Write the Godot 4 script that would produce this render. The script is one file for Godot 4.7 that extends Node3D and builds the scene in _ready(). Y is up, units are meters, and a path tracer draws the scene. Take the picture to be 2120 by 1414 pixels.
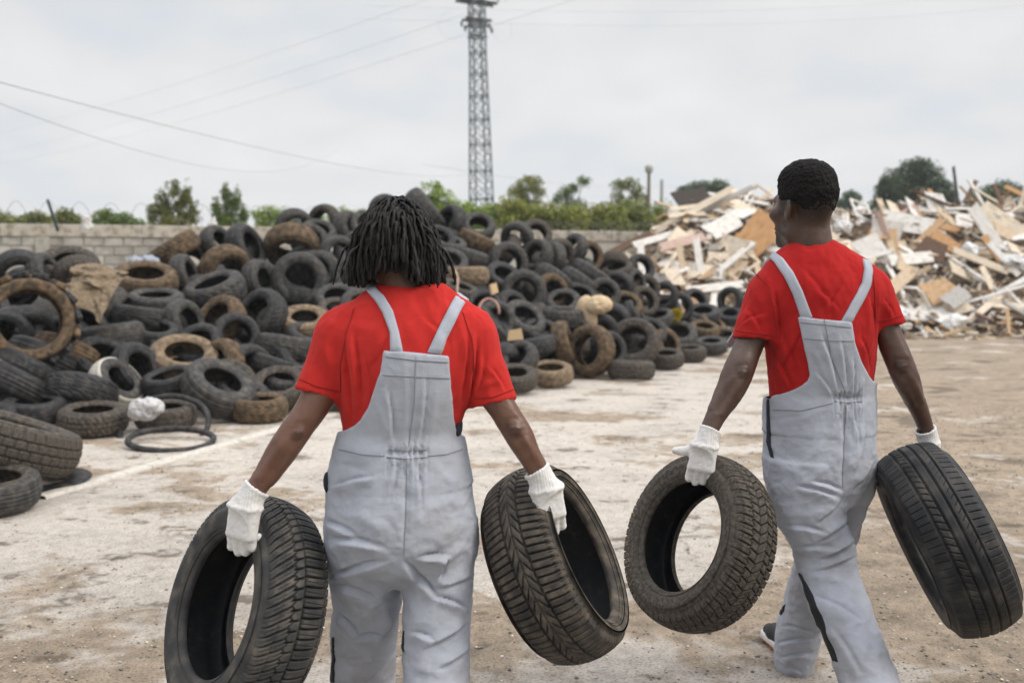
extends Node3D
# The yard seen by a camera at (0, 1.5, 0) that looks along -z, pitched slightly down.
const F := 2061.0
const CX := 1060.0
const CY := 707.0
const CAM := Vector3(0, 1.5, 0)
const PITCH := 0.07362

var M := {}
var used := {}
var rng := RandomNumberGenerator.new()


func ray(px: float, py: float) -> Vector3:
	var u := (px - CX) / F
	var v := (CY - py) / F
	return Vector3(u, v * cos(PITCH) - sin(PITCH), -cos(PITCH) - v * sin(PITCH))


func pt(px: float, py: float, d: float) -> Vector3:
	return CAM + ray(px, py) * d


func on_plane(px: float, py: float, z: float) -> Vector3:
	var r := ray(px, py)
	return CAM + r * (z / r.z)


func on_ground(px: float, py: float) -> Vector3:
	var r := ray(px, py)
	return CAM + r * (-CAM.y / r.y)


func seen_at(p: Vector3) -> Vector2:
	var q := p - CAM
	var d := -q.y * sin(PITCH) - q.z * cos(PITCH)
	var v := q.y * cos(PITCH) - q.z * sin(PITCH)
	return Vector2(CX + q.x / d * F, CY - v / d * F)


# ---------------------------------------------------------------- naming
func numbered(called: String) -> String:
	var n: int = used.get(called, 0)
	used[called] = n + 1
	return called if n == 0 else "%s_%03d" % [called, n]


func tag(o: Node3D, label: String, category: String, group := "", kind := "") -> Node3D:
	if label:
		o.set_meta("label", label)
	if category:
		o.set_meta("category", category)
	if group:
		o.set_meta("group", group)
	if kind:
		o.set_meta("kind", kind)
	return o


func thing(called: String, label: String, category: String, at := Transform3D.IDENTITY, group := "") -> Node3D:
	var o := Node3D.new()
	o.name = numbered(called)
	add_child(o)
	o.transform = at
	return tag(o, label, category, group)


func part(parent: Node, called: String, mesh: Mesh, material: Material, at := Transform3D.IDENTITY) -> MeshInstance3D:
	var o := MeshInstance3D.new()
	o.name = numbered(called) if parent == self else called
	o.mesh = mesh
	o.material_override = material
	o.transform = at
	parent.add_child(o, true)
	return o


func structure(called: String, mesh: Mesh, material: Material, label: String) -> MeshInstance3D:
	var o := part(self, called, mesh, material)
	tag(o, label, called.replace("_", " "), "", "structure")
	return o


# ---------------------------------------------------------------- materials
func lin(r: float, g: float, b: float) -> Color:
	return Color(r, g, b).linear_to_srgb()


func noise(seed_: int, freq: float, octaves := 4, type := FastNoiseLite.TYPE_SIMPLEX_SMOOTH) -> FastNoiseLite:
	var n := FastNoiseLite.new()
	n.seed = seed_
	n.frequency = freq
	n.noise_type = type
	n.fractal_octaves = octaves
	return n


func ramp_texture(seed_: int, freq: float, stops: Array, size := 512, octaves := 5, type := FastNoiseLite.TYPE_SIMPLEX_SMOOTH) -> NoiseTexture2D:
	var t := NoiseTexture2D.new()
	t.width = size
	t.height = size
	t.seamless = true
	t.noise = noise(seed_, freq, octaves, type)
	var g := Gradient.new()
	var off := PackedFloat32Array()
	var col := PackedColorArray()
	for s in stops:
		off.append(s[0])
		col.append(lin(s[1], s[2], s[3]))
	g.offsets = off
	g.colors = col
	t.color_ramp = g
	return t


func bump_texture(seed_: int, freq: float, size := 512, octaves := 4) -> NoiseTexture2D:
	var t := NoiseTexture2D.new()
	t.width = size
	t.height = size
	t.seamless = true
	t.noise = noise(seed_, freq, octaves)
	return t


func plain(r: float, g: float, b: float, rough := 0.8, metal := 0.0) -> StandardMaterial3D:
	var m := StandardMaterial3D.new()
	m.albedo_color = lin(r, g, b)
	m.roughness = rough
	m.metallic = metal
	return m


func tri(tex: Texture2D, scale_: float, rough := 0.8, bump: Texture2D = null, bump_cm := 0.1) -> StandardMaterial3D:
	var m := StandardMaterial3D.new()
	m.albedo_texture = tex
	m.roughness = rough
	m.uv1_triplanar = true
	m.uv1_scale = Vector3.ONE * scale_
	if bump:
		m.heightmap_enabled = true
		m.heightmap_texture = bump
		m.heightmap_scale = bump_cm
	return m


# ---------------------------------------------------------------- simple meshes
func packed(v: PackedVector3Array, n: PackedVector3Array, i: PackedInt32Array, c := PackedColorArray(), uv := PackedVector2Array()) -> ArrayMesh:
	var a := []
	a.resize(Mesh.ARRAY_MAX)
	a[Mesh.ARRAY_VERTEX] = v
	a[Mesh.ARRAY_NORMAL] = n
	a[Mesh.ARRAY_INDEX] = i
	if c.size():
		a[Mesh.ARRAY_COLOR] = c
	if uv.size():
		a[Mesh.ARRAY_TEX_UV] = uv
	var m := ArrayMesh.new()
	m.add_surface_from_arrays(Mesh.PRIMITIVE_TRIANGLES, a)
	return m


# normals from the faces; triangles run clockwise seen from outside
func normals_of(v: PackedVector3Array, idx: PackedInt32Array) -> PackedVector3Array:
	var n := PackedVector3Array()
	n.resize(v.size())
	for t in range(0, idx.size(), 3):
		var a := idx[t]
		var b := idx[t + 1]
		var c := idx[t + 2]
		var f := (v[c] - v[a]).cross(v[b] - v[a])
		n[a] += f
		n[b] += f
		n[c] += f
	for k in n.size():
		n[k] = n[k].normalized()
	return n


# a grid of points: rows x cols, clockwise when rows run down and columns run right
func grid_mesh(v: PackedVector3Array, rows: int, cols: int, wrap := false, c := PackedColorArray(), uv := PackedVector2Array(), flip := false) -> ArrayMesh:
	var idx := PackedInt32Array()
	for r in rows - 1:
		for q in (cols if wrap else cols - 1):
			var q1 := (q + 1) % cols
			var a := r * cols + q
			var b := r * cols + q1
			var d := (r + 1) * cols + q
			var e := (r + 1) * cols + q1
			if flip:
				idx.append_array([a, e, b, a, d, e])
			else:
				idx.append_array([a, b, e, a, e, d])
	return packed(v, normals_of(v, idx), idx, c, uv)


# a box with chamfered edges, centred
func block_mesh(size: Vector3, bevel := 0.004) -> ArrayMesh:
	var h := size * 0.5
	var b := minf(bevel, minf(h.x, minf(h.y, h.z)) * 0.6)
	var st := SurfaceTool.new()
	st.begin(Mesh.PRIMITIVE_TRIANGLES)
	st.set_smooth_group(-1)
	var axes := [Vector3.RIGHT, Vector3.UP, Vector3.BACK]
	for k in 3:
		for s in [-1.0, 1.0]:
			var n: Vector3 = axes[k] * s
			var u: Vector3 = axes[(k + 1) % 3]
			var w: Vector3 = axes[(k + 2) % 3]
			var hu := absf(u.dot(h)) - b
			var hw := absf(w.dot(h)) - b
			var c := n * absf(n.dot(h))
			quad(st, c - u * hu - w * hw, c + u * hu - w * hw, c + u * hu + w * hw, c - u * hu + w * hw, n)
			# chamfer towards +u and -u
			for su in [-1.0, 1.0]:
				var n2: Vector3 = u * su
				var c2 := n2 * (hu + b)
				var e := n * absf(n.dot(h)) + n2 * hu
				var e2 := n * (absf(n.dot(h)) - b) + c2
				quad(st, e - w * hw, e + w * hw, e2 + w * hw, e2 - w * hw, (n + n2).normalized())
	for sx in [-1.0, 1.0]:
		for sy in [-1.0, 1.0]:
			for sz in [-1.0, 1.0]:
				var p := Vector3(sx * (h.x - b), sy * (h.y - b), sz * (h.z - b))
				triangle(st, p + Vector3(sx * b, 0, 0), p + Vector3(0, sy * b, 0), p + Vector3(0, 0, sz * b), Vector3(sx, sy, sz))
	st.generate_normals()
	return st.commit()


func triangle(st: SurfaceTool, a: Vector3, b: Vector3, c: Vector3, out: Vector3) -> void:
	if (c - a).cross(b - a).dot(out) < 0.0:
		var t := b
		b = c
		c = t
	st.add_vertex(a)
	st.add_vertex(b)
	st.add_vertex(c)


func quad(st: SurfaceTool, a: Vector3, b: Vector3, c: Vector3, d: Vector3, out: Vector3) -> void:
	triangle(st, a, b, c, out)
	triangle(st, a, c, d, out)


# a tube along points with a radius for each, added to v / idx
func add_tube(v: PackedVector3Array, idx: PackedInt32Array, path: PackedVector3Array, radii: PackedFloat32Array, sides := 6, capped := true) -> void:
	var base := v.size()
	var up := Vector3.UP if absf((path[1] - path[0]).normalized().y) < 0.9 else Vector3.RIGHT
	for k in path.size():
		var d := (path[mini(k + 1, path.size() - 1)] - path[maxi(k - 1, 0)]).normalized()
		var s := d.cross(up).normalized()
		up = s.cross(d).normalized()
		for q in sides:
			var a := TAU * q / sides
			v.append(path[k] + (s * cos(a) + up * sin(a)) * radii[k])
	for k in path.size() - 1:
		for q in sides:
			var q1 := (q + 1) % sides
			var a := base + k * sides + q
			var b := base + k * sides + q1
			idx.append_array([a, b, b + sides, a, b + sides, a + sides])
	if capped:
		for e in [0, path.size() - 1]:
			var c := v.size()
			v.append(path[e])
			for q in sides:
				var a: int = base + e * sides + q
				var b: int = base + e * sides + (q + 1) % sides
				if e == 0:
					idx.append_array([c, b, a])
				else:
					idx.append_array([c, a, b])


func tube_mesh(path: PackedVector3Array, r0: float, r1 := -1.0, sides := 8) -> ArrayMesh:
	var v := PackedVector3Array()
	var idx := PackedInt32Array()
	var rr := PackedFloat32Array()
	for k in path.size():
		rr.append(lerpf(r0, r0 if r1 < 0.0 else r1, float(k) / (path.size() - 1)))
	add_tube(v, idx, path, rr, sides)
	return packed(v, normals_of(v, idx), idx)


# a surface of revolution about y; profile is (radius, height), listed so that the outside lies to its left going up
func lathe(profile: PackedVector2Array, n: int, closed := true, bump = null) -> ArrayMesh:
	var v := PackedVector3Array()
	var uv := PackedVector2Array()
	var idx := PackedInt32Array()
	var k := profile.size()
	for j in k:
		for i in n:
			var a := TAU * i / n
			var r := profile[j].x
			if bump != null:
				r += bump.call(a, j)
			v.append(Vector3(cos(a) * r, profile[j].y, sin(a) * r))
			uv.append(Vector2(a / TAU, float(j) / k))
	for j in (k if closed else k - 1):
		var j1 := (j + 1) % k
		for i in n:
			var i1 := (i + 1) % n
			idx.append_array([j * n + i, j1 * n + i1, j * n + i1, j * n + i, j1 * n + i, j1 * n + i1])
	return packed(v, normals_of(v, idx), idx, PackedColorArray(), uv)


func _ready() -> void:
	# camera, sky, sun and exposure
	var cam := Camera3D.new()
	cam.name = "camera"
	add_child(cam)
	cam.position = CAM
	cam.rotation.x = -PITCH
	cam.fov = rad_to_deg(2.0 * atan(707.0 / F))
	cam.near = 0.05
	cam.far = 2000.0
	var lens := CameraAttributesPhysical.new()
	lens.frustum_focal_length = 35.0
	lens.frustum_focus_distance = 3.0
	lens.exposure_aperture = 2.9
	cam.attributes = lens
	cam.fov = rad_to_deg(2.0 * atan(707.0 / F))
	cam.current = true
	var env := Environment.new()
	env.background_mode = Environment.BG_SKY
	env.tonemap_mode = Environment.TONE_MAPPER_LINEAR
	env.tonemap_exposure = 1.3
	env.fog_enabled = true
	env.fog_density = 0.0009
	env.fog_light_color = Color(0.86, 0.88, 0.90)
	env.sdfgi_enabled = true
	env.ssao_enabled = true
	env.ssil_enabled = true
	var sky := Sky.new()
	var pano := PanoramaSkyMaterial.new()
	pano.panorama = ImageTexture.create_from_image(overcast())
	sky.sky_material = pano
	env.sky = sky
	var world := WorldEnvironment.new()
	world.name = "world"
	world.environment = env
	add_child(world)
	var sun := DirectionalLight3D.new()
	sun.name = "sun"
	sun.light_energy = 0.5
	sun.light_color = Color(1.0, 0.965, 0.91)
	sun.light_angular_distance = 24.0
	sun.shadow_enabled = true
	add_child(sun)
	sun.look_at_from_position(Vector3(7.0, 6.5, 2.0), Vector3.ZERO)
	materials()
	ground_and_yard()
	boundary_wall()
	plants()
	mast_and_wires()
	timber_heap()
	tyre_pile()
	carried_tyres()
	man_with_dreadlocks()
	man_with_short_hair()


func overcast() -> Image:
	var w := 1024
	var h := 512
	var im := Image.create(w, h, false, Image.FORMAT_RGBAF)
	var big := noise(11, 1.6, 4)
	var small := noise(12, 5.0, 4)
	for y in h:
		var el := PI * (0.5 - (y + 0.5) / h)
		var s := sin(el)
		for x in w:
			var az := TAU * (x + 0.5) / w
			var d := Vector3(cos(az) * cos(el), maxf(s, 0.0), sin(az) * cos(el))
			# layers of cloud seen flatter towards the horizon
			var q := Vector3(d.x, 0, d.z) / (d.y + 0.22)
			var c := 0.75 * big.get_noise_3d(q.x, q.z, 3.0) + 0.35 * small.get_noise_3d(q.x * 0.8, q.z * 0.8, 9.0)
			var base := 0.575 - 0.035 * smoothstep(0.0, 0.3, s) + 1.05 * smoothstep(0.30, 1.0, s)
			var lum := base * (1.0 + 0.13 * c) * (1.0 + 0.16 * d.x) if s > 0.0 else 0.30
			var blue := clampf(-c * 1.2 - 0.05, 0.0, 0.5) * 0.10
			im.set_pixel(x, y, Color(lum * (0.985 - blue), lum * 0.988, lum * (1.0 + blue)))
	return im


func materials() -> void:
	var fine := bump_texture(21, 0.05)
	M.rubber_black = tri(ramp_texture(31, 0.012, [[0.0, 0.010, 0.011, 0.013], [0.42, 0.020, 0.021, 0.024], [0.66, 0.042, 0.040, 0.039], [1.0, 0.115, 0.098, 0.080]]), 2.2, 0.55, fine, 0.10)
	M.rubber_grey = tri(ramp_texture(32, 0.012, [[0.0, 0.019, 0.020, 0.022], [0.42, 0.040, 0.040, 0.041], [0.66, 0.078, 0.071, 0.064], [1.0, 0.17, 0.142, 0.112]]), 2.0, 0.62, fine, 0.10)
	M.rubber_dusty = tri(ramp_texture(33, 0.020, [[0.0, 0.018, 0.018, 0.018], [0.38, 0.048, 0.043, 0.039], [0.62, 0.095, 0.079, 0.064], [0.85, 0.16, 0.13, 0.10], [1.0, 0.24, 0.19, 0.145]], 512, 6), 2.0, 0.75, fine, 0.10)
	M.rubber_brown = tri(ramp_texture(34, 0.010, [[0.0, 0.030, 0.026, 0.023], [0.35, 0.065, 0.050, 0.037], [0.6, 0.14, 0.095, 0.058], [1.0, 0.24, 0.165, 0.10]]), 2.2, 0.9, fine, 0.12)
	M.rubber_mud = tri(ramp_texture(35, 0.012, [[0.0, 0.04, 0.033, 0.027], [0.35, 0.15, 0.11, 0.075], [0.65, 0.26, 0.195, 0.13], [1.0, 0.34, 0.26, 0.18]]), 2.0, 0.95, fine, 0.12)
	M.rubber_worn = tri(ramp_texture(40, 0.045, [[0.0, 0.025, 0.023, 0.022], [0.35, 0.050, 0.044, 0.039], [0.6, 0.085, 0.073, 0.060], [0.8, 0.125, 0.105, 0.085], [1.0, 0.20, 0.165, 0.13]], 512, 6), 2.4, 0.8, fine, 0.12)
	M.liner = tri(ramp_texture(39, 0.02, [[0.0, 0.006, 0.007, 0.009], [0.65, 0.012, 0.013, 0.016], [1.0, 0.05, 0.042, 0.034]]), 2.5, 0.5, fine, 0.1)
	M.rubber_white = tri(ramp_texture(36, 0.014, [[0.0, 0.22, 0.20, 0.17], [0.4, 0.50, 0.47, 0.41], [1.0, 0.62, 0.59, 0.53]]), 2.0, 0.8, fine, 0.1)
	for k in ["rubber_black", "rubber_grey", "rubber_dusty", "rubber_brown", "rubber_mud", "liner", "rubber_white", "rubber_worn"]:
		M[k].metallic_specular = 0.36
	for k in ["rubber_black", "rubber_grey", "rubber_dusty", "rubber_brown", "rubber_mud", "rubber_worn"]:
		var t: StandardMaterial3D = M[k].duplicate()
		t.vertex_color_use_as_albedo = true
		M[k + "_tread"] = t

# ---------------------------------------------------------------- fields and surface nets
class Loft:
	# horizontal ellipses stacked in y, resampled every 1 cm
	var top := 0.0
	var n := 0
	var cx := PackedFloat32Array()
	var cz := PackedFloat32Array()
	var hw := PackedFloat32Array()
	var hd := PackedFloat32Array()

	func _init(rows: Array) -> void:  # rows of [y, cx, cz, half width, half depth], y falling
		top = rows[0][0]
		var low: float = rows[-1][0]
		n = int((top - low) / 0.01) + 1
		var k := 0
		for i in n:
			var y := top - i * 0.01
			while k < rows.size() - 2 and rows[k + 1][0] > y:
				k += 1
			var f: float = (rows[k][0] - y) / (rows[k][0] - rows[k + 1][0])
			var a: Array = rows[maxi(k - 1, 0)]
			var d: Array = rows[mini(k + 2, rows.size() - 1)]
			var got := [0.0, 0.0, 0.0, 0.0, 0.0]
			for q in [1, 2, 3, 4]:
				var b0: float = rows[k][q]
				var c0: float = rows[k + 1][q]
				var span: float = rows[k][0] - rows[k + 1][0]
				var ta: float = (c0 - a[q]) / maxf(a[0] - rows[k + 1][0], 1e-4) * span if k > 0 else c0 - b0
				var tb: float = (d[q] - b0) / maxf(rows[k][0] - d[0], 1e-4) * span if k + 2 < rows.size() else c0 - b0
				var f2 := f * f
				var f3 := f2 * f
				got[q] = (2 * f3 - 3 * f2 + 1) * b0 + (f3 - 2 * f2 + f) * ta + (3 * f2 - 2 * f3) * c0 + (f3 - f2) * tb
			cx.append(got[1])
			cz.append(got[2])
			hw.append(got[3])
			hd.append(got[4])

	func d(p: Vector3) -> float:
		var t := (top - p.y) * 100.0
		var tc := clampf(t, 0.0, n - 1.001)
		var i := int(tc)
		var f := tc - i
		var w := hw[i] + (hw[i + 1] - hw[i]) * f
		var e := hd[i] + (hd[i + 1] - hd[i]) * f
		var x := (p.x - cx[i] - (cx[i + 1] - cx[i]) * f) / w
		var z := (p.z - cz[i] - (cz[i + 1] - cz[i]) * f) / e
		var r := (sqrt(x * x + z * z) - 1.0) * minf(w, e)
		if t < 0.0:
			return maxf(r, 0.0) - t * 0.01 if r > 0.0 else -t * 0.01
		if t > n - 1.0:
			return maxf(r, (t - n + 1.0) * 0.01)
		return r


class Chain:
	# round cones joined end to end
	var a := PackedVector3Array()
	var ba := PackedVector3Array()
	var inv := PackedFloat32Array()
	var ra := PackedFloat32Array()
	var rb := PackedFloat32Array()
	var soft := 0.0

	func _init(pts: Array, radii: Array, k := 0.0) -> void:
		soft = k
		for i in pts.size() - 1:
			link(pts[i], pts[i + 1], radii[i], radii[i + 1])

	func link(p: Vector3, q: Vector3, r0: float, r1: float) -> void:
		a.append(p)
		ba.append(q - p)
		inv.append(1.0 / maxf((q - p).length_squared(), 1e-9))
		ra.append(r0)
		rb.append(r1)

	func d(p: Vector3) -> float:
		var best := 1e9
		for i in a.size():
			var pa := p - a[i]
			var h := clampf(pa.dot(ba[i]) * inv[i], 0.0, 1.0)
			var e := (pa - ba[i] * h).length() - ra[i] - (rb[i] - ra[i]) * h
			if soft > 0.0 and best < 1e8:
				var m := maxf(soft - absf(best - e), 0.0) / soft
				best = minf(best, e) - m * m * soft * 0.25
			else:
				best = minf(best, e)
		return best


func smin(x: float, y: float, k: float) -> float:
	var m := maxf(k - absf(x - y), 0.0) / k
	return minf(x, y) - m * m * k * 0.25


func ellipsoid(p: Vector3, c: Vector3, b: Basis, r: Vector3) -> float:
	# b's columns are the ellipsoid's axes
	var q := (p - c) * b
	var s := Vector3(q.x / r.x, q.y / r.y, q.z / r.z)
	var k := s.length()
	if k < 1e-5:
		return -minf(r.x, minf(r.y, r.z))
	var g := Vector3(s.x / r.x, s.y / r.y, s.z / r.z).length()
	return k * (k - 1.0) / g


# meshes the zero set of fn inside lo..hi; returns [points, indices]
func net(fn: Callable, lo: Vector3, hi: Vector3, h: float, loose := 1.3) -> Array:
	var nx := int((hi.x - lo.x) / h) + 2
	var ny := int((hi.y - lo.y) / h) + 2
	var nz := int((hi.z - lo.z) / h) + 2
	const B := 7
	nx = ((nx + B - 1) / B) * B + 1
	ny = ((ny + B - 1) / B) * B + 1
	nz = ((nz + B - 1) / B) * B + 1
	var sy := nx
	var sz := nx * ny
	var grid := PackedFloat32Array()
	grid.resize(nx * ny * nz)
	grid.fill(1e9)
	var ids := PackedInt32Array()
	ids.resize(nx * ny * nz)
	ids.fill(-1)
	var active: Array[Vector3i] = []
	var reach := h * B * 0.87 * loose + h
	for kb in (nz - 1) / B:
		for jb in (ny - 1) / B:
			for ib in (nx - 1) / B:
				var o := Vector3i(ib * B, jb * B, kb * B)
				if absf(fn.call(lo + (Vector3(o) + Vector3.ONE * B * 0.5) * h)) > reach:
					continue
				active.append(o)
				for k in B + 1:
					for j in B + 1:
						var g := o.x + (o.y + j) * sy + (o.z + k) * sz
						for i in B + 1:
							if grid[g + i] > 1e8:
								grid[g + i] = fn.call(lo + Vector3(o.x + i, o.y + j, o.z + k) * h)
	var corner := PackedInt32Array([0, 1, sy, sy + 1, sz, sz + 1, sz + sy, sz + sy + 1])
	var where: Array[Vector3] = [Vector3(0, 0, 0), Vector3(1, 0, 0), Vector3(0, 1, 0), Vector3(1, 1, 0), Vector3(0, 0, 1), Vector3(1, 0, 1), Vector3(0, 1, 1), Vector3(1, 1, 1)]
	var ea := PackedInt32Array([0, 2, 4, 6, 0, 1, 4, 5, 0, 1, 2, 3])
	var eb := PackedInt32Array([1, 3, 5, 7, 2, 3, 6, 7, 4, 5, 6, 7])
	var v := PackedVector3Array()
	var cells := PackedInt32Array()
	var val := PackedFloat32Array()
	val.resize(8)
	for o in active:
		for k in range(o.z, o.z + B):
			for j in range(o.y, o.y + B):
				var g := o.x + j * sy + k * sz
				for i in range(o.x, o.x + B):
					if absf(grid[g]) < h * 3.0:
						var mask := 0
						for c in 8:
							var w := grid[g + corner[c]]
							val[c] = w
							if w < 0.0:
								mask |= 1 << c
						if mask != 0 and mask != 255:
							var sum := Vector3.ZERO
							var n := 0
							for e in 12:
								var x := val[ea[e]]
								var y := val[eb[e]]
								if (x < 0.0) != (y < 0.0):
									sum += where[ea[e]].lerp(where[eb[e]], x / (x - y))
									n += 1
							ids[g] = v.size()
							cells.append(g)
							v.append(lo + (Vector3(i, j, k) + sum / n) * h)
					g += 1
	var idx := PackedInt32Array()
	var step := PackedInt32Array([1, sy, sz])
	for g in cells:
		for e in 3:
			var s0 := grid[g] < 0.0
			if s0 == (grid[g + step[e]] < 0.0):
				continue
			var u := step[(e + 1) % 3]
			var w := step[(e + 2) % 3]
			if g - u - w < 0:
				continue
			var a := ids[g]
			var b := ids[g - u]
			var c := ids[g - u - w]
			var d := ids[g - w]
			if b < 0 or c < 0 or d < 0:
				continue
			if s0:
				idx.append_array([a, c, b, a, d, c])
			else:
				idx.append_array([a, b, c, a, c, d])
	return [v, idx]


# moves a net's points along its normals by push(point, normal), then makes the mesh; tint(point, normal) gives its colours
func skin(got: Array, push = null, tint = null) -> ArrayMesh:
	var v: PackedVector3Array = got[0]
	var idx: PackedInt32Array = got[1]
	var n := normals_of(v, idx)
	if push != null:
		for k in v.size():
			v[k] += n[k] * push.call(v[k], n[k])
		n = normals_of(v, idx)
	var c := PackedColorArray()
	if tint != null:
		for k in v.size():
			c.append(tint.call(v[k], n[k]))
	return packed(v, n, idx, c)


func joined_nets(nets: Array) -> Array:
	var v := PackedVector3Array()
	var idx := PackedInt32Array()
	for g in nets:
		var base := v.size()
		v.append_array(g[0])
		for k in g[1]:
			idx.append(k + base)
	return [v, idx]

# ---------------------------------------------------------------- tyres, axis along local y
func pulse(x: float, w: float) -> float:
	return clampf(1.6 - absf(x) / w * 1.1, 0.0, 1.0)


func wave(u: float, pitch: float, w: float) -> float:  # a groove every pitch metres
	return pulse((fposmod(u / pitch + 0.5, 1.0) - 0.5) * pitch, w)


# how deep the tread is cut at arc length u and across v (-1..1), 0..1
func tread_cut(kind: String, u: float, v: float, full: float) -> float:
	var p := full / roundf(full / 0.026)
	var g := 0.0
	match kind:
		"winter":  # broad blocks on one side, small rounded blocks and slanted grooves on the other
			g = maxf(pulse(v - 0.02, 0.022), 0.8 * pulse(v + 0.86, 0.02))
			if v < 0.02:
				g = maxf(g, wave(u + 0.010 * v * v, p, 0.0023) * (1.0 if v > -0.86 else 0.6))
				g = maxf(g, 0.35 * wave(u + 0.5 * p, p, 0.0006))
			elif v < 0.42:
				g = maxf(g, wave(u - 0.02 * sqrt(maxf(v - 0.02, 0.0)), p, 0.0021))
				g = maxf(g, pulse(v - 0.36 - 0.05 * cos(TAU * u / p), 0.018))
			else:
				g = maxf(g, wave(u - 0.055 * (v - 0.4), p, 0.0024))
				g = maxf(g, pulse(v - 0.74, 0.014) * 0.8)
				g = maxf(g, 0.4 * wave(u - 0.055 * (v - 0.4) + 0.5 * p, p, 0.0006))
		"vee":  # directional: slanted grooves that run into a centre rib, closely cut shoulders
			var q := full / roundf(full / 0.021)
			g = maxf(pulse(v - 0.30, 0.024), pulse(v + 0.30, 0.024))
			if absf(v) > 0.30:
				g = maxf(g, wave(u + 0.010 * absf(v), q, 0.0022))
				if absf(v) > 0.9:
					g = maxf(g, 0.8 * wave(u + 0.25 * q, q * 0.5, 0.0007))
			else:
				var s := full / roundf(full / 0.034)
				g = maxf(g, wave(u + 0.15 * absf(v), s, 0.0030 * clampf(absf(v) * 5.0, 0.0, 1.0)) * 0.95)
				g = maxf(g, pulse(v, 0.02) * 0.5)
		"mud":  # many small blocks cut by sipes
			var q2 := full / roundf(full / 0.030)
			var e := absf(v)
			var zig := 0.03 * (absf(fposmod(u / q2, 1.0) - 0.5) * 4.0 - 1.0)
			g = maxf(pulse(e - 0.22 - zig, 0.018), pulse(e - 0.56 - zig, 0.018))
			if e > 0.56:
				g = maxf(g, wave(u + 0.018 * v, q2, 0.0022))
				g = maxf(g, 0.35 * wave(u + 0.018 * v + 0.5 * q2, q2, 0.0006))
			elif e > 0.22:
				g = maxf(g, wave(u + 0.5 * q2 + 0.035 * v, q2, 0.0020))
			else:
				g = maxf(g, wave(u - 0.05 * v, q2, 0.0019))
			g = maxf(g, 0.8 * pulse(e - 0.97, 0.012))
		"ribs":  # five straight ribs with fine cuts
			g = maxf(maxf(pulse(v - 0.16, 0.026), pulse(v + 0.16, 0.026)), maxf(pulse(v - 0.50, 0.026), pulse(v + 0.50, 0.022)))
			var r := full / roundf(full / 0.024)
			if v < -0.5:
				g = maxf(g, 0.7 * wave(u + 0.01 * v, r, 0.0009) * (1.0 - pulse(v + 0.56, 0.05)))
			elif v > 0.5:
				g = maxf(g, 0.6 * wave(u + 0.3 * r, r, 0.0008) * (1.0 - pulse(v - 0.56, 0.05)))
			elif v > 0.16:
				g = maxf(g, 0.85 * wave(u + 0.06 * v, r * 1.0, 0.0010))
			elif v < -0.16:
				g = maxf(g, 0.6 * wave(u - 0.08 * v, r, 0.0008) * pulse(v + 0.42, 0.12))
		"worn":
			g = 0.7 * maxf(maxf(pulse(v - 0.2, 0.05), pulse(v + 0.2, 0.05)), maxf(pulse(v - 0.6, 0.05), pulse(v + 0.6, 0.05)))
		"blocks":
			var b := full / roundf(full / 0.034)
			g = maxf(maxf(pulse(v - 0.25, 0.06), pulse(v + 0.25, 0.06)), wave(u + (0.5 * b if absf(v) < 0.25 else 0.02 * v), b, 0.0035))
		"truck":
			var t := full / roundf(full / 0.075)
			g = maxf(maxf(pulse(v - 0.5, 0.035), pulse(v + 0.5, 0.035)), maxf(pulse(v - 0.02, 0.03), pulse(v + 0.98, 0.02)))
			g = maxf(g, wave(u + (0.5 * t if v > 0.02 and v < 0.5 or v < -0.5 else 0.0), t, 0.0045))
	return g


func tread_mesh(R: float, W: float, kind: String, n: int, m: int, depth: float, dust: Color) -> ArrayMesh:
	var v := PackedVector3Array()
	var c := PackedColorArray()
	var full := TAU * R
	var bumps := noise(77, 9.0, 3)
	for j in m + 1:
		var s := -1.32 + 2.64 * j / m
		var over := maxf(absf(s) - 1.0, 0.0) / 0.32
		var y := clampf(s, -1.0, 1.0) * 0.40 * W + signf(s) * over * 0.07 * W
		var r := R - 0.018 * minf(s * s, 1.0) * W / 0.2 - 0.034 * over * over - 0.012 * over
		for i in n:
			var a := TAU * i / n
			var g := tread_cut(kind, a * R, clampf(s, -1.15, 1.15), full) * (1.0 - over * 0.75)
			var rr := r - g * depth
			v.append(Vector3(cos(a) * rr, y, sin(a) * rr))
			var f := clampf(bumps.get_noise_3d(cos(a), y * 4.0, sin(a)) * 1.6 + 0.1, 0.0, 1.0)
			c.append(Color.WHITE.lerp(dust, clampf(g * 0.8 * (0.4 + f) + 0.25 * f * f, 0.0, 1.0)))
	return grid_mesh(v, m + 1, n, true, c)


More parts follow.
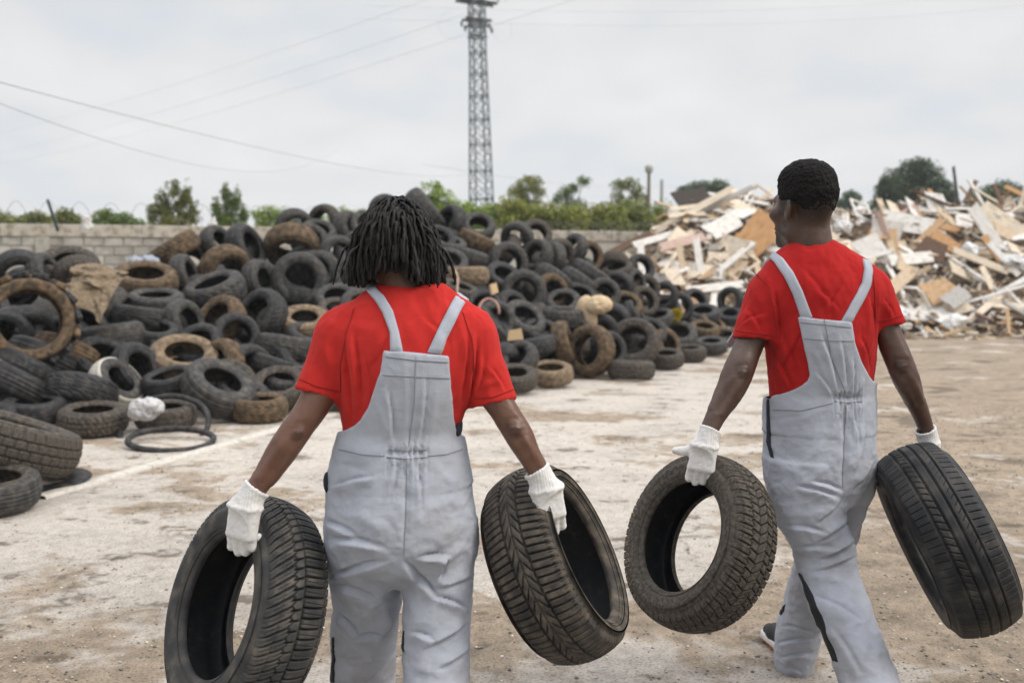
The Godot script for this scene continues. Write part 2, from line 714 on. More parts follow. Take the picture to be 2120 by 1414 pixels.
# the casing without its tread: shoulders, sidewalls with rings, beads and the hollow inside
func casing_mesh(R: float, r: float, W: float, n: int, which := 0) -> ArrayMesh:
	var half := PackedVector2Array([
		Vector2(R - 0.022, 0.0), Vector2(R - 0.026, 0.33 * W), Vector2(R - 0.040, 0.445 * W), Vector2(R - 0.052, 0.478 * W), Vector2(R - 0.058, 0.489 * W), Vector2(R - 0.061, 0.486 * W),
		Vector2(lerpf(r, R, 0.52), 0.505 * W), Vector2(lerpf(r, R, 0.40), 0.498 * W), Vector2(r + 0.026, 0.475 * W), Vector2(r + 0.021, 0.468 * W), Vector2(r + 0.019, 0.452 * W),
		Vector2(r + 0.010, 0.430 * W), Vector2(r + 0.003, 0.405 * W), Vector2(r - 0.001, 0.375 * W), Vector2(r, 0.34 * W), Vector2(r + 0.004, 0.315 * W)])
	var inner := PackedVector2Array([
		Vector2(r + 0.012, 0.325 * W), Vector2(lerpf(r, R, 0.40), 0.43 * W), Vector2(lerpf(r, R, 0.58), 0.44 * W), Vector2(R - 0.045, 0.40 * W), Vector2(R - 0.034, 0.26 * W), Vector2(R - 0.031, 0.0)])
	var prof := PackedVector2Array()
	# outside from the upper bead down to the lower bead
	for k in range(half.size() - 1, -1, -1):
		prof.append(half[k])
	for k in range(1, half.size()):
		prof.append(Vector2(half[k].x, -half[k].y))
	if which == 1:
		return lathe(prof, n, false)
	if which == 2:
		prof = PackedVector2Array([Vector2(half[-1].x, -half[-1].y)])
	for k in range(0, inner.size()):
		prof.append(Vector2(inner[k].x, -inner[k].y))
	for k in range(inner.size() - 2, -1, -1):
		prof.append(inner[k])
	if which == 2:
		prof.append(half[-1])
		return lathe(prof, n, false)
	return lathe(prof, n, true)


# raised writing round the upper sidewall at radius rad, centred on angle mid; the letters' feet point to the hub
func sidewall_writing(text: String, rad: float, y: float, size: float, mid: float) -> ArrayMesh:
	var st := SurfaceTool.new()
	st.begin(Mesh.PRIMITIVE_TRIANGLES)
	var font := SystemFont.new()
	font.font_names = PackedStringArray(["Droid Sans"])
	var step := size * 0.68
	for k in text.length():
		if text[k] == " ":
			continue
		var t := TextMesh.new()
		t.font = font
		t.text = text[k]
		t.font_size = 32
		t.pixel_size = size / 32.0
		t.depth = 0.0035
		t.curve_step = 3.0
		var a := mid + (k - (text.length() - 1) * 0.5) * step / rad
		var out := Vector3(cos(a), 0, sin(a))
		st.append_from(t, 0, Transform3D(Basis(out.cross(Vector3.UP), out, Vector3.UP), out * rad + Vector3.UP * y))
	return st.commit()


func axis_basis(axis: Vector3, spin: float) -> Basis:
	var y := axis.normalized()
	var x := y.cross(Vector3(0.3, 0.2, 0.9)).normalized()
	return Basis(x, y, x.cross(y)) * Basis(Vector3.UP, spin)


# a direction given as (right, up, towards the camera) as seen along the ray of a pixel, to the world
func from_view(a: Vector3, px: float, py: float) -> Vector3:
	var f := ray(px, py).normalized()
	var r := f.cross(Vector3.UP).normalized()
	var u := r.cross(f)
	return (r * a.x + u * a.y - f * a.z).normalized()


func hero_tyre(label: String, px: float, py: float, depth: float, axis: Vector3, R: float, r: float, W: float, kind: String, rubber: Material, tread_mat: Material, dust: Color, spin := 0.0, bead: Material = null) -> Node3D:
	# px, py: the middle of the bead that faces the camera
	var ax := from_view(axis, px, py)
	var at := pt(px, py, depth) - ax * W * 0.375
	var t := thing("carried_tyre", label, "tyre", Transform3D(axis_basis(ax, spin), at), "tyres carried by the two men")
	part(t, "sidewall", casing_mesh(R, r, W, 128, 1), rubber)
	part(t, "inner_liner", casing_mesh(R, r, W, 128, 2), M.liner)
	part(t, "tread", tread_mesh(R, W, kind, 1180, 84, 0.0105, dust), tread_mat)
	for s in [-1.0, 1.0]:
		var ring := PackedVector2Array()
		for k in 7:
			var a := TAU * k / 7
			ring.append(Vector2(r + 0.0135 + 0.0022 * cos(a), s * (0.4425 * W + 0.0022 * sin(a))))
		if s < 0.0 or true:
			ring.reverse()
		part(t, "bead", lathe(ring, 96), bead if bead else rubber)
	return t

# ---------------------------------------------------------------- ground
var patch_a := noise(41, 0.55, 5)
var patch_b := noise(42, 2.3, 4)
var patch_c := noise(43, 0.16, 3)
var patch_d := noise(48, 7.0, 3)


# 0 on bare worn concrete, 1 where sandy dirt lies on it
func dirt_at(x: float, z: float) -> float:
	var wx := x + 0.22 * patch_b.get_noise_2d(x * 0.8, z * 0.8 + 40.0)
	var wz := z + 0.22 * patch_b.get_noise_2d(x * 0.8 + 70.0, z * 0.8)
	var n := patch_a.get_noise_2d(wx * 0.8, wz * 1.5) + 0.30 * patch_b.get_noise_2d(wx, wz * 1.4) + 0.45 * patch_c.get_noise_2d(x, z)
	# more dirt to the right and near, clean worn slab in front of the pile
	var bias := smoothstep(0.1, 2.6, x + 0.25 * (z + 4.0)) * 0.80 - 0.20
	return smoothstep(-0.10, 0.26, n + bias + 0.16 * patch_d.get_noise_2d(x, z * 1.3))


func ground_and_yard() -> void:
	var g := plain(0.10, 0.105, 0.055, 0.95)
	g.albedo_texture = ramp_texture(51, 0.02, [[0.0, 0.05, 0.075, 0.025], [0.5, 0.10, 0.12, 0.05], [1.0, 0.19, 0.17, 0.11]])
	g.albedo_color = Color.WHITE
	g.uv1_triplanar = true
	g.uv1_world_triplanar = true
	g.uv1_scale = Vector3.ONE * 0.15
	var plane := PlaneMesh.new()
	plane.size = Vector2(1600, 1600)
	var o := structure("ground", plane, g, "open grassy ground beyond the yard wall")
	o.position = Vector3(0, -0.06, 0)
	# the yard: a broad slab of worn concrete, a texture of its own over 28 m and fine grain over it
	var n := 1344
	var size := 28.0
	var wide := 23.0
	var x0 := -11.5
	var z0 := -28.0
	var im := Image.create(n, n, false, Image.FORMAT_RGB8)
	var data := PackedByteArray()
	data.resize(n * n * 3)
	var grain := noise(44, 9.0, 3)
	var stain := noise(45, 0.9, 4)
	var k := 0
	for j in n:
		var z := z0 + (j + 0.5) / n * size
		for i in n:
			var x := x0 + (i + 0.5) / n * wide
			var d := dirt_at(x, z)
			var gr := grain.get_noise_2d(x, z)
			var st := stain.get_noise_2d(x, z * 1.7)
			var wet := smoothstep(0.18, 0.5, st + 0.25 * gr) * (0.35 + 0.65 * smoothstep(0.0, 4.0, x))
			var fine := patch_d.get_noise_2d(x * 2.2 + 50.0, z * 2.2)
			var a := Vector3(0.51, 0.468, 0.424) * (1.0 + 0.22 * gr + 0.24 * st + 0.16 * fine)
			var b := Vector3(0.30, 0.232, 0.165) * (1.0 + 0.40 * gr + 0.25 * st + 0.3 * fine)
			var c := a.lerp(b, d * 0.9) * (1.0 - 0.58 * wet * (0.35 + 0.65 * d))
			var pit := smoothstep(0.36, 0.60, patch_a.get_noise_2d(x * 2.6 + 31.0, z * 4.6) + 0.35 * fine + 0.2 * gr)
			c = c.lerp(Vector3(0.105, 0.078, 0.052) * (1.0 + 0.5 * fine), pit * 0.85)
			var crack := (1.0 - smoothstep(0.0, 0.016, absf(patch_a.get_noise_2d(x * 0.9 + 11.0, z * 0.9 + 5.0)))) * smoothstep(0.0, 0.25, patch_c.get_noise_2d(x * 3.0, z * 3.0))
			c *= 1.0 - 0.55 * crack
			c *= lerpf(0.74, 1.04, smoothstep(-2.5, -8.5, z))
			var e := lin(c.x, c.y, c.z)
			data[k] = int(clampf(e.r, 0, 1) * 255)
			data[k + 1] = int(clampf(e.g, 0, 1) * 255)
			data[k + 2] = int(clampf(e.b, 0, 1) * 255)
			k += 3
	im = Image.create_from_data(n, n, false, Image.FORMAT_RGB8, data)
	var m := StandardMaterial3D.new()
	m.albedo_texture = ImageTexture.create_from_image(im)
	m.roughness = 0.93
	m.detail_enabled = true
	m.detail_blend_mode = BaseMaterial3D.BLEND_MODE_MUL
	m.detail_uv_layer = BaseMaterial3D.DETAIL_UV_2
	m.detail_albedo = ramp_texture(46, 0.06, [[0.0, 0.26, 0.23, 0.20], [0.25, 0.60, 0.57, 0.54], [0.38, 0.82, 0.80, 0.78], [0.52, 0.92, 0.91, 0.90], [0.66, 0.95, 0.95, 0.94], [0.8, 1, 1, 1], [1.0, 1, 1, 1]], 1024, 6)
	# rows get denser towards the camera
	var zs := PackedFloat32Array()
	var z := 0.0
	while z > -28.0:
		zs.append(z)
		z -= 0.022 * (1.0 + maxf(-z - 3.5, 0.0) * 0.35)
	zs.append(-28.0)
	var cols := 420
	var v := PackedVector3Array()
	var uv := PackedVector2Array()
	var uv2 := PackedVector2Array()
	for zz in zs:
		for i in cols + 1:
			var s := (float(i) / cols - 0.5) * 2.0
			var x := 11.5 * (0.32 * s + 0.68 * s * s * s)
			var h := 0.0
			if zz > -9.0:
				var d := dirt_at(x, zz)
				h = smoothstep(-9.0, -5.0, zz) * d * (0.004 + 0.006 * patch_b.get_noise_2d(x * 3.0, zz * 3.0) + 0.004 * grain.get_noise_2d(x, zz))
			v.append(Vector3(x, h, zz))
			uv.append(Vector2((x - x0) / wide, (zz - z0) / size))
			uv2.append(Vector2(x, zz) / 1.1)
	var got := grid_mesh(v, zs.size(), cols + 1, false, PackedColorArray(), uv, true)
	var arr := got.surface_get_arrays(0)
	arr[Mesh.ARRAY_TEX_UV2] = uv2
	var nm: PackedVector3Array = arr[Mesh.ARRAY_NORMAL]
	if nm[nm.size() / 2].y < 0.0:
		push_error("yard upside down")
	var mesh := ArrayMesh.new()
	mesh.add_surface_from_arrays(Mesh.PRIMITIVE_TRIANGLES, arr)
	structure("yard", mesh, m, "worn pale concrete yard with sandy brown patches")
	gravel()
	kerb()


func gravel() -> void:
	rng.seed = 5
	var st := SurfaceTool.new()
	var s := SphereMesh.new()
	s.radius = 0.5
	s.height = 0.8
	s.radial_segments = 6
	s.rings = 3
	st.create_from(s, 0)
	var mm := MultiMesh.new()
	mm.transform_format = MultiMesh.TRANSFORM_3D
	mm.use_colors = true
	mm.mesh = s
	var where: Array[Transform3D] = []
	var tone: Array[Color] = []
	while where.size() < 42000:
		var z := -1.9 - 9.0 * pow(rng.randf(), 1.7)
		var x := rng.randf_range(-0.62, 0.62) * -z
		var d := dirt_at(x, z)
		if rng.randf() > 0.30 + 0.70 * d:
			continue
		var r := 0.0016 + 0.0070 * pow(rng.randf(), 6.0)
		where.append(Transform3D(Basis.from_euler(Vector3(rng.randf(), rng.randf() * TAU, rng.randf())).scaled(Vector3(r, r * 0.7, r * rng.randf_range(0.7, 1.3)) * 2.0), Vector3(x, 0.004 * d + r * 0.2, z)))
		var t := rng.randf_range(0.10, 0.42) if rng.randf() < 0.88 else rng.randf_range(0.45, 0.62)
		tone.append(Color(t, t * rng.randf_range(0.84, 0.94), t * rng.randf_range(0.68, 0.84)))
	mm.instance_count = where.size()
	for k in where.size():
		mm.set_instance_transform(k, where[k])
		mm.set_instance_color(k, tone[k])
	var o := MultiMeshInstance3D.new()
	o.name = "gravel"
	o.multimesh = mm
	var m := plain(1, 1, 1, 0.95)
	m.vertex_color_use_as_albedo = true
	o.material_override = m
	add_child(o)
	tag(o, "loose grit and small stones scattered over the yard", "gravel", "", "stuff")


func kerb() -> void:
	var m := tri(ramp_texture(47, 0.03, [[0.0, 0.36, 0.33, 0.29], [0.5, 0.55, 0.52, 0.47], [1.0, 0.64, 0.61, 0.56]]), 1.2, 0.9)
	var a := on_ground(78, 1033)
	var b := on_ground(566, 893)
	var dir := (b - a).normalized()
	var side := dir.cross(Vector3.UP).normalized()
	var total := (b - a).length()
	var o := thing("kerb_strip", "long pale concrete edging strip set in the yard before the tyres", "kerb")
	o.set_meta("kind", "structure")
	rng.seed = 8
	var at := 0.0
	while at < total + 1.6:
		var l := minf(rng.randf_range(0.9, 1.3), total + 1.7 - at)
		var v := PackedVector3Array()
		var rows := 14
		for r in rows + 1:
			var f := at + l * r / rows
			var c := a + dir * f + side * 0.012 * patch_b.get_noise_1d(f * 3.0)
			for q in 7:
				var wob := 0.010 * patch_b.get_noise_2d(f * 5.0, q * 3.0)
				var x: float = [-0.062, -0.058, -0.045, 0.0, 0.045, 0.058, 0.062][q]
				var y: float = [-0.02, 0.012, 0.022, 0.024, 0.022, 0.012, -0.02][q]
				v.append(c + side * (x + wob) + Vector3.UP * (y + 0.3 * wob))
		var g := grid_mesh(v, rows + 1, 7)
		var nn: PackedVector3Array = g.surface_get_arrays(0)[Mesh.ARRAY_NORMAL]
		if nn[3].y < 0.0:
			g = grid_mesh(v, rows + 1, 7, false, PackedColorArray(), PackedVector2Array(), true)
		part(o, "kerb_stone", g, m)
		at += l + 0.006


# ---------------------------------------------------------------- wall
var wall_a := Vector3(-13.4, 0, -20.1)
var wall_b := Vector3(9.0, 0, -27.6)


func wall_at(px: float) -> float:  # metres along the wall where a ray of column px meets it
	var r := ray(px, 470.0)
	var d := wall_b - wall_a
	# CAM.xz + t * r.xz = a.xz + s * d.xz
	var det := r.x * -d.z + d.x * r.z
	return (r.x * wall_a.z - r.z * wall_a.x) / det * -1.0 * d.length()


func boundary_wall() -> void:
	var d := wall_b - wall_a
	var len_ := d.length()
	var along := d / len_
	var face := Vector3(-along.z, 0, along.x)
	if face.z < 0.0:
		face = -face
	var base := Basis(along, Vector3.UP, along.cross(Vector3.UP))
	var H := 2.43
	var stained := tri(ramp_texture(61, 0.012, [[0.0, 0.22, 0.19, 0.15], [0.4, 0.42, 0.38, 0.32], [0.65, 0.50, 0.46, 0.40], [1.0, 0.56, 0.52, 0.46]]), 0.7, 0.95, bump_texture(62, 0.06), 0.6)
	var mortar := tri(ramp_texture(63, 0.02, [[0.0, 0.32, 0.30, 0.26], [1.0, 0.50, 0.47, 0.42]]), 0.8, 0.95)
	var tones: Array[StandardMaterial3D] = []
	for k in 4:
		var t: float = [0.38, 0.42, 0.32, 0.47][k]
		tones.append(tri(ramp_texture(64 + k, 0.02, [[0.0, t * 0.68, t * 0.64, t * 0.58], [0.45, t, t * 0.95, t * 0.86], [1.0, t * 1.25, t * 1.19, t * 1.08]], 256), 0.8, 0.95, bump_texture(69, 0.08, 256), 0.6))
	var o := thing("boundary_wall", "long grey concrete block wall with stained top band behind the tyres", "wall", Transform3D(base, wall_a))
	# a slab behind, the blocks set on it one by one where the left stretch shows; plain rendered panels to the right
	part(o, "mortar_bed", block_mesh(Vector3(len_, H - 0.26, 0.14), 0.005), mortar, Transform3D(Basis.IDENTITY, Vector3(len_ * 0.5, (H - 0.26) * 0.5, -0.0) + base.inverse() * face * -0.09))
	var out := base.inverse() * face
	for k in int(len_ / 2.8) + 1:
		var w := minf(2.79, len_ - k * 2.8)
		part(o, "coping", block_mesh(Vector3(w, 0.262, 0.20), 0.012), stained, Transform3D(Basis(Vector3.RIGHT, 0.002 * (k % 3 - 1)), Vector3(k * 2.8 + w * 0.5, H - 0.131, 0) + out * -0.06))
	rng.seed = 17
	var shapes: Array[ArrayMesh] = []
	for k in 4:
		shapes.append(block_mesh(Vector3(0.385 - 0.006 * k, 0.186 - 0.002 * k, 0.05), 0.008 + 0.002 * k))
	var end := 8.9
	for row in 8:
		var y := H - 0.262 - 0.1 - row * 0.2
		var x := 0.2 + (0.2 if row % 2 else 0.0)
		while x < end:
			var pier := fposmod(x - 3.45, 4.0) < 0.30
			if not pier:
				var b := part(o, "concrete_block", shapes[rng.randi() % 4], tones[rng.randi() % 4 if row > 1 else [0, 2, 2, 1][rng.randi() % 4]])
				b.transform = Transform3D(Basis(Vector3.BACK, rng.randf_range(-0.008, 0.008)), Vector3(x, y, 0) + out * (-0.012 + rng.randf_range(-0.004, 0.006)))
			x += 0.4
	for k in 3:
		part(o, "pier", block_mesh(Vector3(0.28, H - 0.27, 0.06), 0.01), mortar, Transform3D(Basis.IDENTITY, Vector3(3.6 + 4.0 * k, (H - 0.27) * 0.5, 0) + out * 0.014))
	var panel_mat := tri(ramp_texture(68, 0.008, [[0.0, 0.44, 0.42, 0.38], [0.5, 0.54, 0.52, 0.47], [1.0, 0.60, 0.58, 0.53]], 256), 0.5, 0.95)
	for k in 6:
		var x := end + 0.4 + k * 2.05
		part(o, "rendered_panel", block_mesh(Vector3(2.03, H - 0.27, 0.05), 0.008), panel_mat, Transform3D(Basis.IDENTITY, Vector3(x + 1.0, (H - 0.27) * 0.5, 0) + out * -0.012))
	# razor wire in a coil along the top
	var v := PackedVector3Array()
	var idx := PackedInt32Array()
	for seg in [[0.0, 10.5, 0.24, 0.62], [14.2, 22.5, 0.11, 0.16]]:
		var path := PackedVector3Array()
		var rr := PackedFloat32Array()
		var f: float = seg[0]
		while f < seg[1]:
			var a: float = f / seg[3] * TAU
			var wob := 0.03 * patch_b.get_noise_1d(f * 2.0)
			path.append(wall_a + along * (f + 0.06 * sin(a)) + Vector3.UP * (H + seg[2] + cos(a) * (seg[2] + wob)) + face * (sin(a) * seg[2] - 0.05))
			rr.append(0.0045 if seg[0] < 1.0 else 0.007)
			f += seg[3] / 22.0
		add_tube(v, idx, path, rr, 4)
	var w := part(self, "razor_wire", packed(v, normals_of(v, idx), idx), plain(0.12, 0.12, 0.12, 0.5, 0.6))
	tag(w, "coils of thin razor wire strung along the top of the wall", "wire")
	# a slanting rusty angle post that holds the wire, and a post on the wall further on
	var p0 := pt(116, 470, 20.9)
	var p1 := pt(97, 413, 20.7)
	var green := plain(0.035, 0.055, 0.045, 0.8)
	var post := part(self, "wire_post", tube_mesh(PackedVector3Array([p0 - (p1 - p0) * 0.15, p0, p1]), 0.04, 0.032), green)
	tag(post, "short dark green post leaning above the wall, holding razor wire", "post")
	var q := wall_a + along * wall_at(1201.0) + face * 0.02
	var post2 := part(self, "wall_post", block_mesh(Vector3(0.12, 2.75, 0.10), 0.01), plain(0.20, 0.15, 0.12, 0.9), Transform3D(base, q + Vector3.UP * 1.375))
	tag(post2, "brown post standing against the pale wall panels behind the tyres", "post")
	for k in 2:
		var rag := cloth_lump([pt(178, 463, 21.0), pt(440, 470, 21.6)][k], [Vector3(0.14, 0.18, 0.1), Vector3(0.11, 0.2, 0.08)][k], 71 + k)
		var r := part(self, "white_rag", rag, plain(0.62, 0.60, 0.58, 0.9))
		tag(r, ["white rag heaped on top of the wall beside the leaning post", "narrow white rag caught on the wall top below the tall saplings"][k], "rag")


# a crumpled lump of cloth or plastic
func cloth_lump(c: Vector3, r: Vector3, seed_: int, rough := 0.36) -> ArrayMesh:
	var n := noise(seed_, 2.2 / r.length(), 3)
	n.fractal_octaves = 3
	n.frequency = 1.1 / r.length()
	var f := func(p: Vector3) -> float: return ellipsoid(p, c, Basis.IDENTITY, r)
	var got := net(f, c - r * 1.3, c + r * 1.3, r.length() / 26.0)
	return skin(got, func(p: Vector3, _n: Vector3) -> float: return (n.get_noise_3dv(p * 0.7) - 0.55 * absf(n.get_noise_3dv(p * 1.5 + Vector3(3, 1, 2)))) * r.length() * rough)


func carried_tyres() -> void:
	hero_tyre("black winter tyre with worn blocks, held by the dreadlocked man beside the kerb", 452, 1254, 2.62, Vector3(-0.865, 0.205, 0.455), 0.305, 0.187, 0.19, "winter", M.rubber_grey, M.rubber_grey_tread, Color(1.25, 1.15, 1.0), 0.4, plain(0.042, 0.034, 0.028, 0.8))
	hero_tyre("low tyre with V-shaped tread, hanging between the two men from a gloved hand", 1203, 1143, 2.72, Vector3(0.878, 0.383, 0.285), 0.275, 0.190, 0.205, "vee", M.rubber_dusty, M.rubber_dusty_tread, Color(2.6, 2.2, 1.7), 0.0)
	var writing_on := hero_tyre("dusty brownish tyre marked 175/65 R14 82T, hole facing the camera", 1410, 1110, 3.22, Vector3(-0.727, 0.22, 0.65), 0.292, 0.181, 0.19, "mud", M.rubber_worn, M.rubber_worn_tread, Color(2.6, 2.4, 2.0), 1.0)
	var t := hero_tyre("black tyre with straight ribs, tread facing the camera, beside the muddy ground", 1905, 1135, 3.2, Vector3(-0.88, -0.462, 0.10), 0.315, 0.19, 0.225, "ribs", M.rubber_black, M.rubber_black_tread, Color(1.0, 1.0, 1.0), 0.0)
	t = writing_on
	var dir := t.transform.basis.inverse() * from_view(Vector3(-0.98, -0.10, -0.4), 1410, 1110)
	part(t, "sidewall_writing", sidewall_writing("175/65 R14 82T", 0.238, 0.500 * 0.19, 0.030, atan2(dir.z, dir.x)), M.rubber_mud)

# ---------------------------------------------------------------- people
class Figure:
	var root := Vector3.ZERO
	var z0 := 0.0
	var torso: Loft
	var shoulders: Chain
	var sleeves: Array = []      # Chain
	var hems: Array = []         # [point, direction]
	var hips: Loft
	var legs: Array = []         # Loft
	var cuffs: Array = []        # height under which a leg ends
	var bib_l: Array = []        # [py, px] edges of the bib
	var bib_r: Array = []
	var bib_top: Array = []      # [px, py, px, py]
	var skin_parts: Array = []   # Chain
	var creases: Array = []
	var shirt_creases: Array = []
	var gather: Array = []       # [px left, px right, py]
	var elbows: Array = []
	var scuffs: Array = []       # [middle, reach] of pale marks
	var centre := 0.0            # y under which the dungarees' own shape takes over


func edge_at(list: Array, y: float) -> float:
	if y <= list[0][0]:
		return list[0][1]
	for k in list.size() - 1:
		if y <= list[k + 1][0]:
			return lerpf(list[k][1], list[k + 1][1], (y - list[k][0]) / (list[k + 1][0] - list[k][0]))
	return list[-1][1]


func joint(m: Figure, px: float, py: float, dz: float) -> Vector3:
	return on_plane(px, py, m.z0 + dz) - m.root


func loft(m: Figure, rows: Array) -> Loft:
	var got := []
	for r in rows:
		var a := joint(m, r[1], r[0], r[3])
		var b := joint(m, r[2], r[0], r[3])
		got.append([a.y, (a.x + b.x) * 0.5, r[3], (b.x - a.x) * 0.5, r[4]])
	return Loft.new(got)


func limb(m: Figure, rows: Array, soft := 0.0) -> Chain:
	var p := []
	var r := []
	for q in rows:
		p.append(joint(m, q[0], q[1], q[2]))
		r.append(q[3])
	if rows.size() < 5:
		return Chain.new(p, r, soft)
	var pp := []
	var rr := []
	for k in rows.size() - 1:
		for s in 3:
			var f := s / 3.0
			pp.append((p[k] as Vector3).cubic_interpolate(p[k + 1], p[maxi(k - 1, 0)], p[mini(k + 2, rows.size() - 1)], f))
			rr.append(cubic_interpolate(r[k], r[k + 1], r[maxi(k - 1, 0)], r[mini(k + 2, rows.size() - 1)], f))
	pp.append(p[-1])
	rr.append(r[-1])
	return Chain.new(pp, rr, 0.0)


func shirt_field(m: Figure, p: Vector3) -> float:
	var d := smin(m.torso.d(p), m.shoulders.d(p), 0.07)
	for k in m.sleeves.size():
		var s: float = m.sleeves[k].d(p)
		if s < 0.3:
			var cut: float = (p - m.hems[k][0]).dot(m.hems[k][1])
			s = maxf(maxf(s, cut), -maxf(s + 0.0105, -cut - 0.03))
		d = smin(d, s, 0.035)
	return d


func dungaree_field(m: Figure, p: Vector3) -> float:
	var low: float = m.hips.d(p)
	for k in m.legs.size():
		var l: float = m.legs[k].d(p)
		low = smin(low, maxf(l, m.cuffs[k] - p.y), 0.022)
	if p.y < m.centre - 0.12:
		return low
	var q := seen_at(p + m.root)
	var up := smin(m.torso.d(p), m.shoulders.d(p), 0.07) - 0.010
	var s := absf(p.z + m.z0) / F
	var out := maxf(edge_at(m.bib_l, q.y) - q.x, q.x - edge_at(m.bib_r, q.y)) * s
	var t: Array = m.bib_top
	out = maxf(out * 0.8, (lerpf(t[1], t[3], clampf((q.x - t[0]) / (t[2] - t[0]), 0.0, 1.0)) - q.y) * s)
	# blend the bib into the hips at the waist
	var hip_top := smoothstep(m.centre + 0.10, m.centre - 0.03, p.y)
	return maxf(smin(up, low + (1.0 - hip_top) * 0.05, 0.03), out)


# folds measured in the photograph: [x1, y1, x2, y2, millimetres, width, kind]; kind 0 a ridge (or groove), 1 a ridge beside a groove
func fold_height(list: Array, q: Vector2) -> float:
	var h := 0.0
	for c in list:
		var w: float = c[5] * 0.8
		if q.x < minf(c[0], c[2]) - w * 2.6 or q.x > maxf(c[0], c[2]) + w * 2.6 or q.y < minf(c[1], c[3]) - w * 2.6 or q.y > maxf(c[1], c[3]) + w * 2.6:
			continue
		var a := Vector2(c[0], c[1])
		var ab := Vector2(c[2] - c[0], c[3] - c[1])
		var l := ab.length()
		var u := ab / l
		var t := (q - a).dot(u) / l
		var s := (q - a).dot(Vector2(-u.y, u.x))
		# the fold bows a little and tapers to its ends
		s += w * 0.5 * sin(t * PI) - w * 0.25
		var e := smoothstep(-0.12, 0.28, t) * smoothstep(1.12, 0.62, t)
		var x := s / w
		if c[6] == 0:
			h += c[4] * 0.001 * e * exp(-x * x)
		else:  # a fold of cloth: gentle on one side, steep on the other with a sharp groove at its foot
			var k := x * (2.0 if x < 0.0 else 0.62)
			h += c[4] * 0.0015 * e * (exp(-k * k) - 0.75 * exp(-pow((x + 0.85) * 2.6, 2.0)))
	return h


# a sheet of cloth lying on a field as seen from the camera's side: rows of [lx, ly, rx, ry] pixels
func sheet_on(m: Figure, field: Callable, push: Callable, rows: Array, lift: float, across := 5, per := 5, over: Array = []) -> ArrayMesh:
	var pts := PackedVector3Array()
	var out := PackedVector3Array()
	var n := 0
	for k in rows.size() - 1:
		for s in (per if k < rows.size() - 2 else per + 1):
			var f := float(s) / per
			var a := Vector2(lerpf(rows[k][0], rows[k + 1][0], f), lerpf(rows[k][1], rows[k + 1][1], f))
			var b := Vector2(lerpf(rows[k][2], rows[k + 1][2], f), lerpf(rows[k][3], rows[k + 1][3], f))
			for j in across:
				var q := a.lerp(b, float(j) / (across - 1))
				var hit = march(m, field, q)
				if hit == null:
					hit = pts[pts.size() - across] if pts.size() >= across else joint(m, q.x, q.y, 0.1)
				pts.append(hit)
			n += 1
	# more rows carried over the shoulder: [x, z] pairs in the man's own metres, dropped from above
	for r in over:
		for j in across:
			var f := float(j) / (across - 1)
			var x := lerpf(r[0], r[1], f)
			var y := 2.0
			var last: float = pts[pts.size() - across].y
			for s in 80:
				var d: float = field.call(Vector3(x, y, r[2]))
				if d < 0.0008 or y < last - 0.06:
					break
				y -= maxf(d * 0.7, 0.0005)
			pts.append(Vector3(x, maxf(y, last - 0.06), r[2]))
		n += 1
	for k in pts.size():
		out.append(gradient(field, pts[k]))
		pts[k] += out[k] * push.call(pts[k], out[k])
	var v := PackedVector3Array()
	var cols := across + 2
	for r in n:
		for j in cols:
			var k := r * across + clampi(j - 1, 0, across - 1)
			var edge := j == 0 or j == cols - 1
			var endrow := r == 0 or r == n - 1
			v.append(pts[k] + out[k] * (-0.003 if edge else lift * (0.85 if j == 1 or j == cols - 2 else 1.0) * (0.2 if endrow else 1.0)))
	var g := grid_mesh(v, n, cols)
	var nn: PackedVector3Array = g.surface_get_arrays(0)[Mesh.ARRAY_NORMAL]
	if nn[(n / 2) * cols + cols / 2].dot(out[(n / 2) * across + across / 2]) < 0.0:
		g = grid_mesh(v, n, cols, false, PackedColorArray(), PackedVector2Array(), true)
	return g


func march(m: Figure, field: Callable, q: Vector2) -> Variant:
	var r := ray(q.x, q.y)
	var t := (m.z0 + 0.55) / r.z
	var far := (m.z0 - 0.4) / r.z
	var l := r.length()
	while t < far:
		var p := CAM + r * t - m.root
		var d: float = field.call(p)
		if d < 0.0008:
			return p
		t += maxf(d * 0.7, 0.0006) / l
	return null


func gradient(field: Callable, p: Vector3) -> Vector3:
	var e := 0.004
	return Vector3(field.call(p + Vector3(e, 0, 0)) - field.call(p - Vector3(e, 0, 0)), field.call(p + Vector3(0, e, 0)) - field.call(p - Vector3(0, e, 0)), field.call(p + Vector3(0, 0, e)) - field.call(p - Vector3(0, 0, e))).normalized()


var cloth_a := noise(81, 1.0, 2)
var cloth_b := noise(82, 1.0, 3)


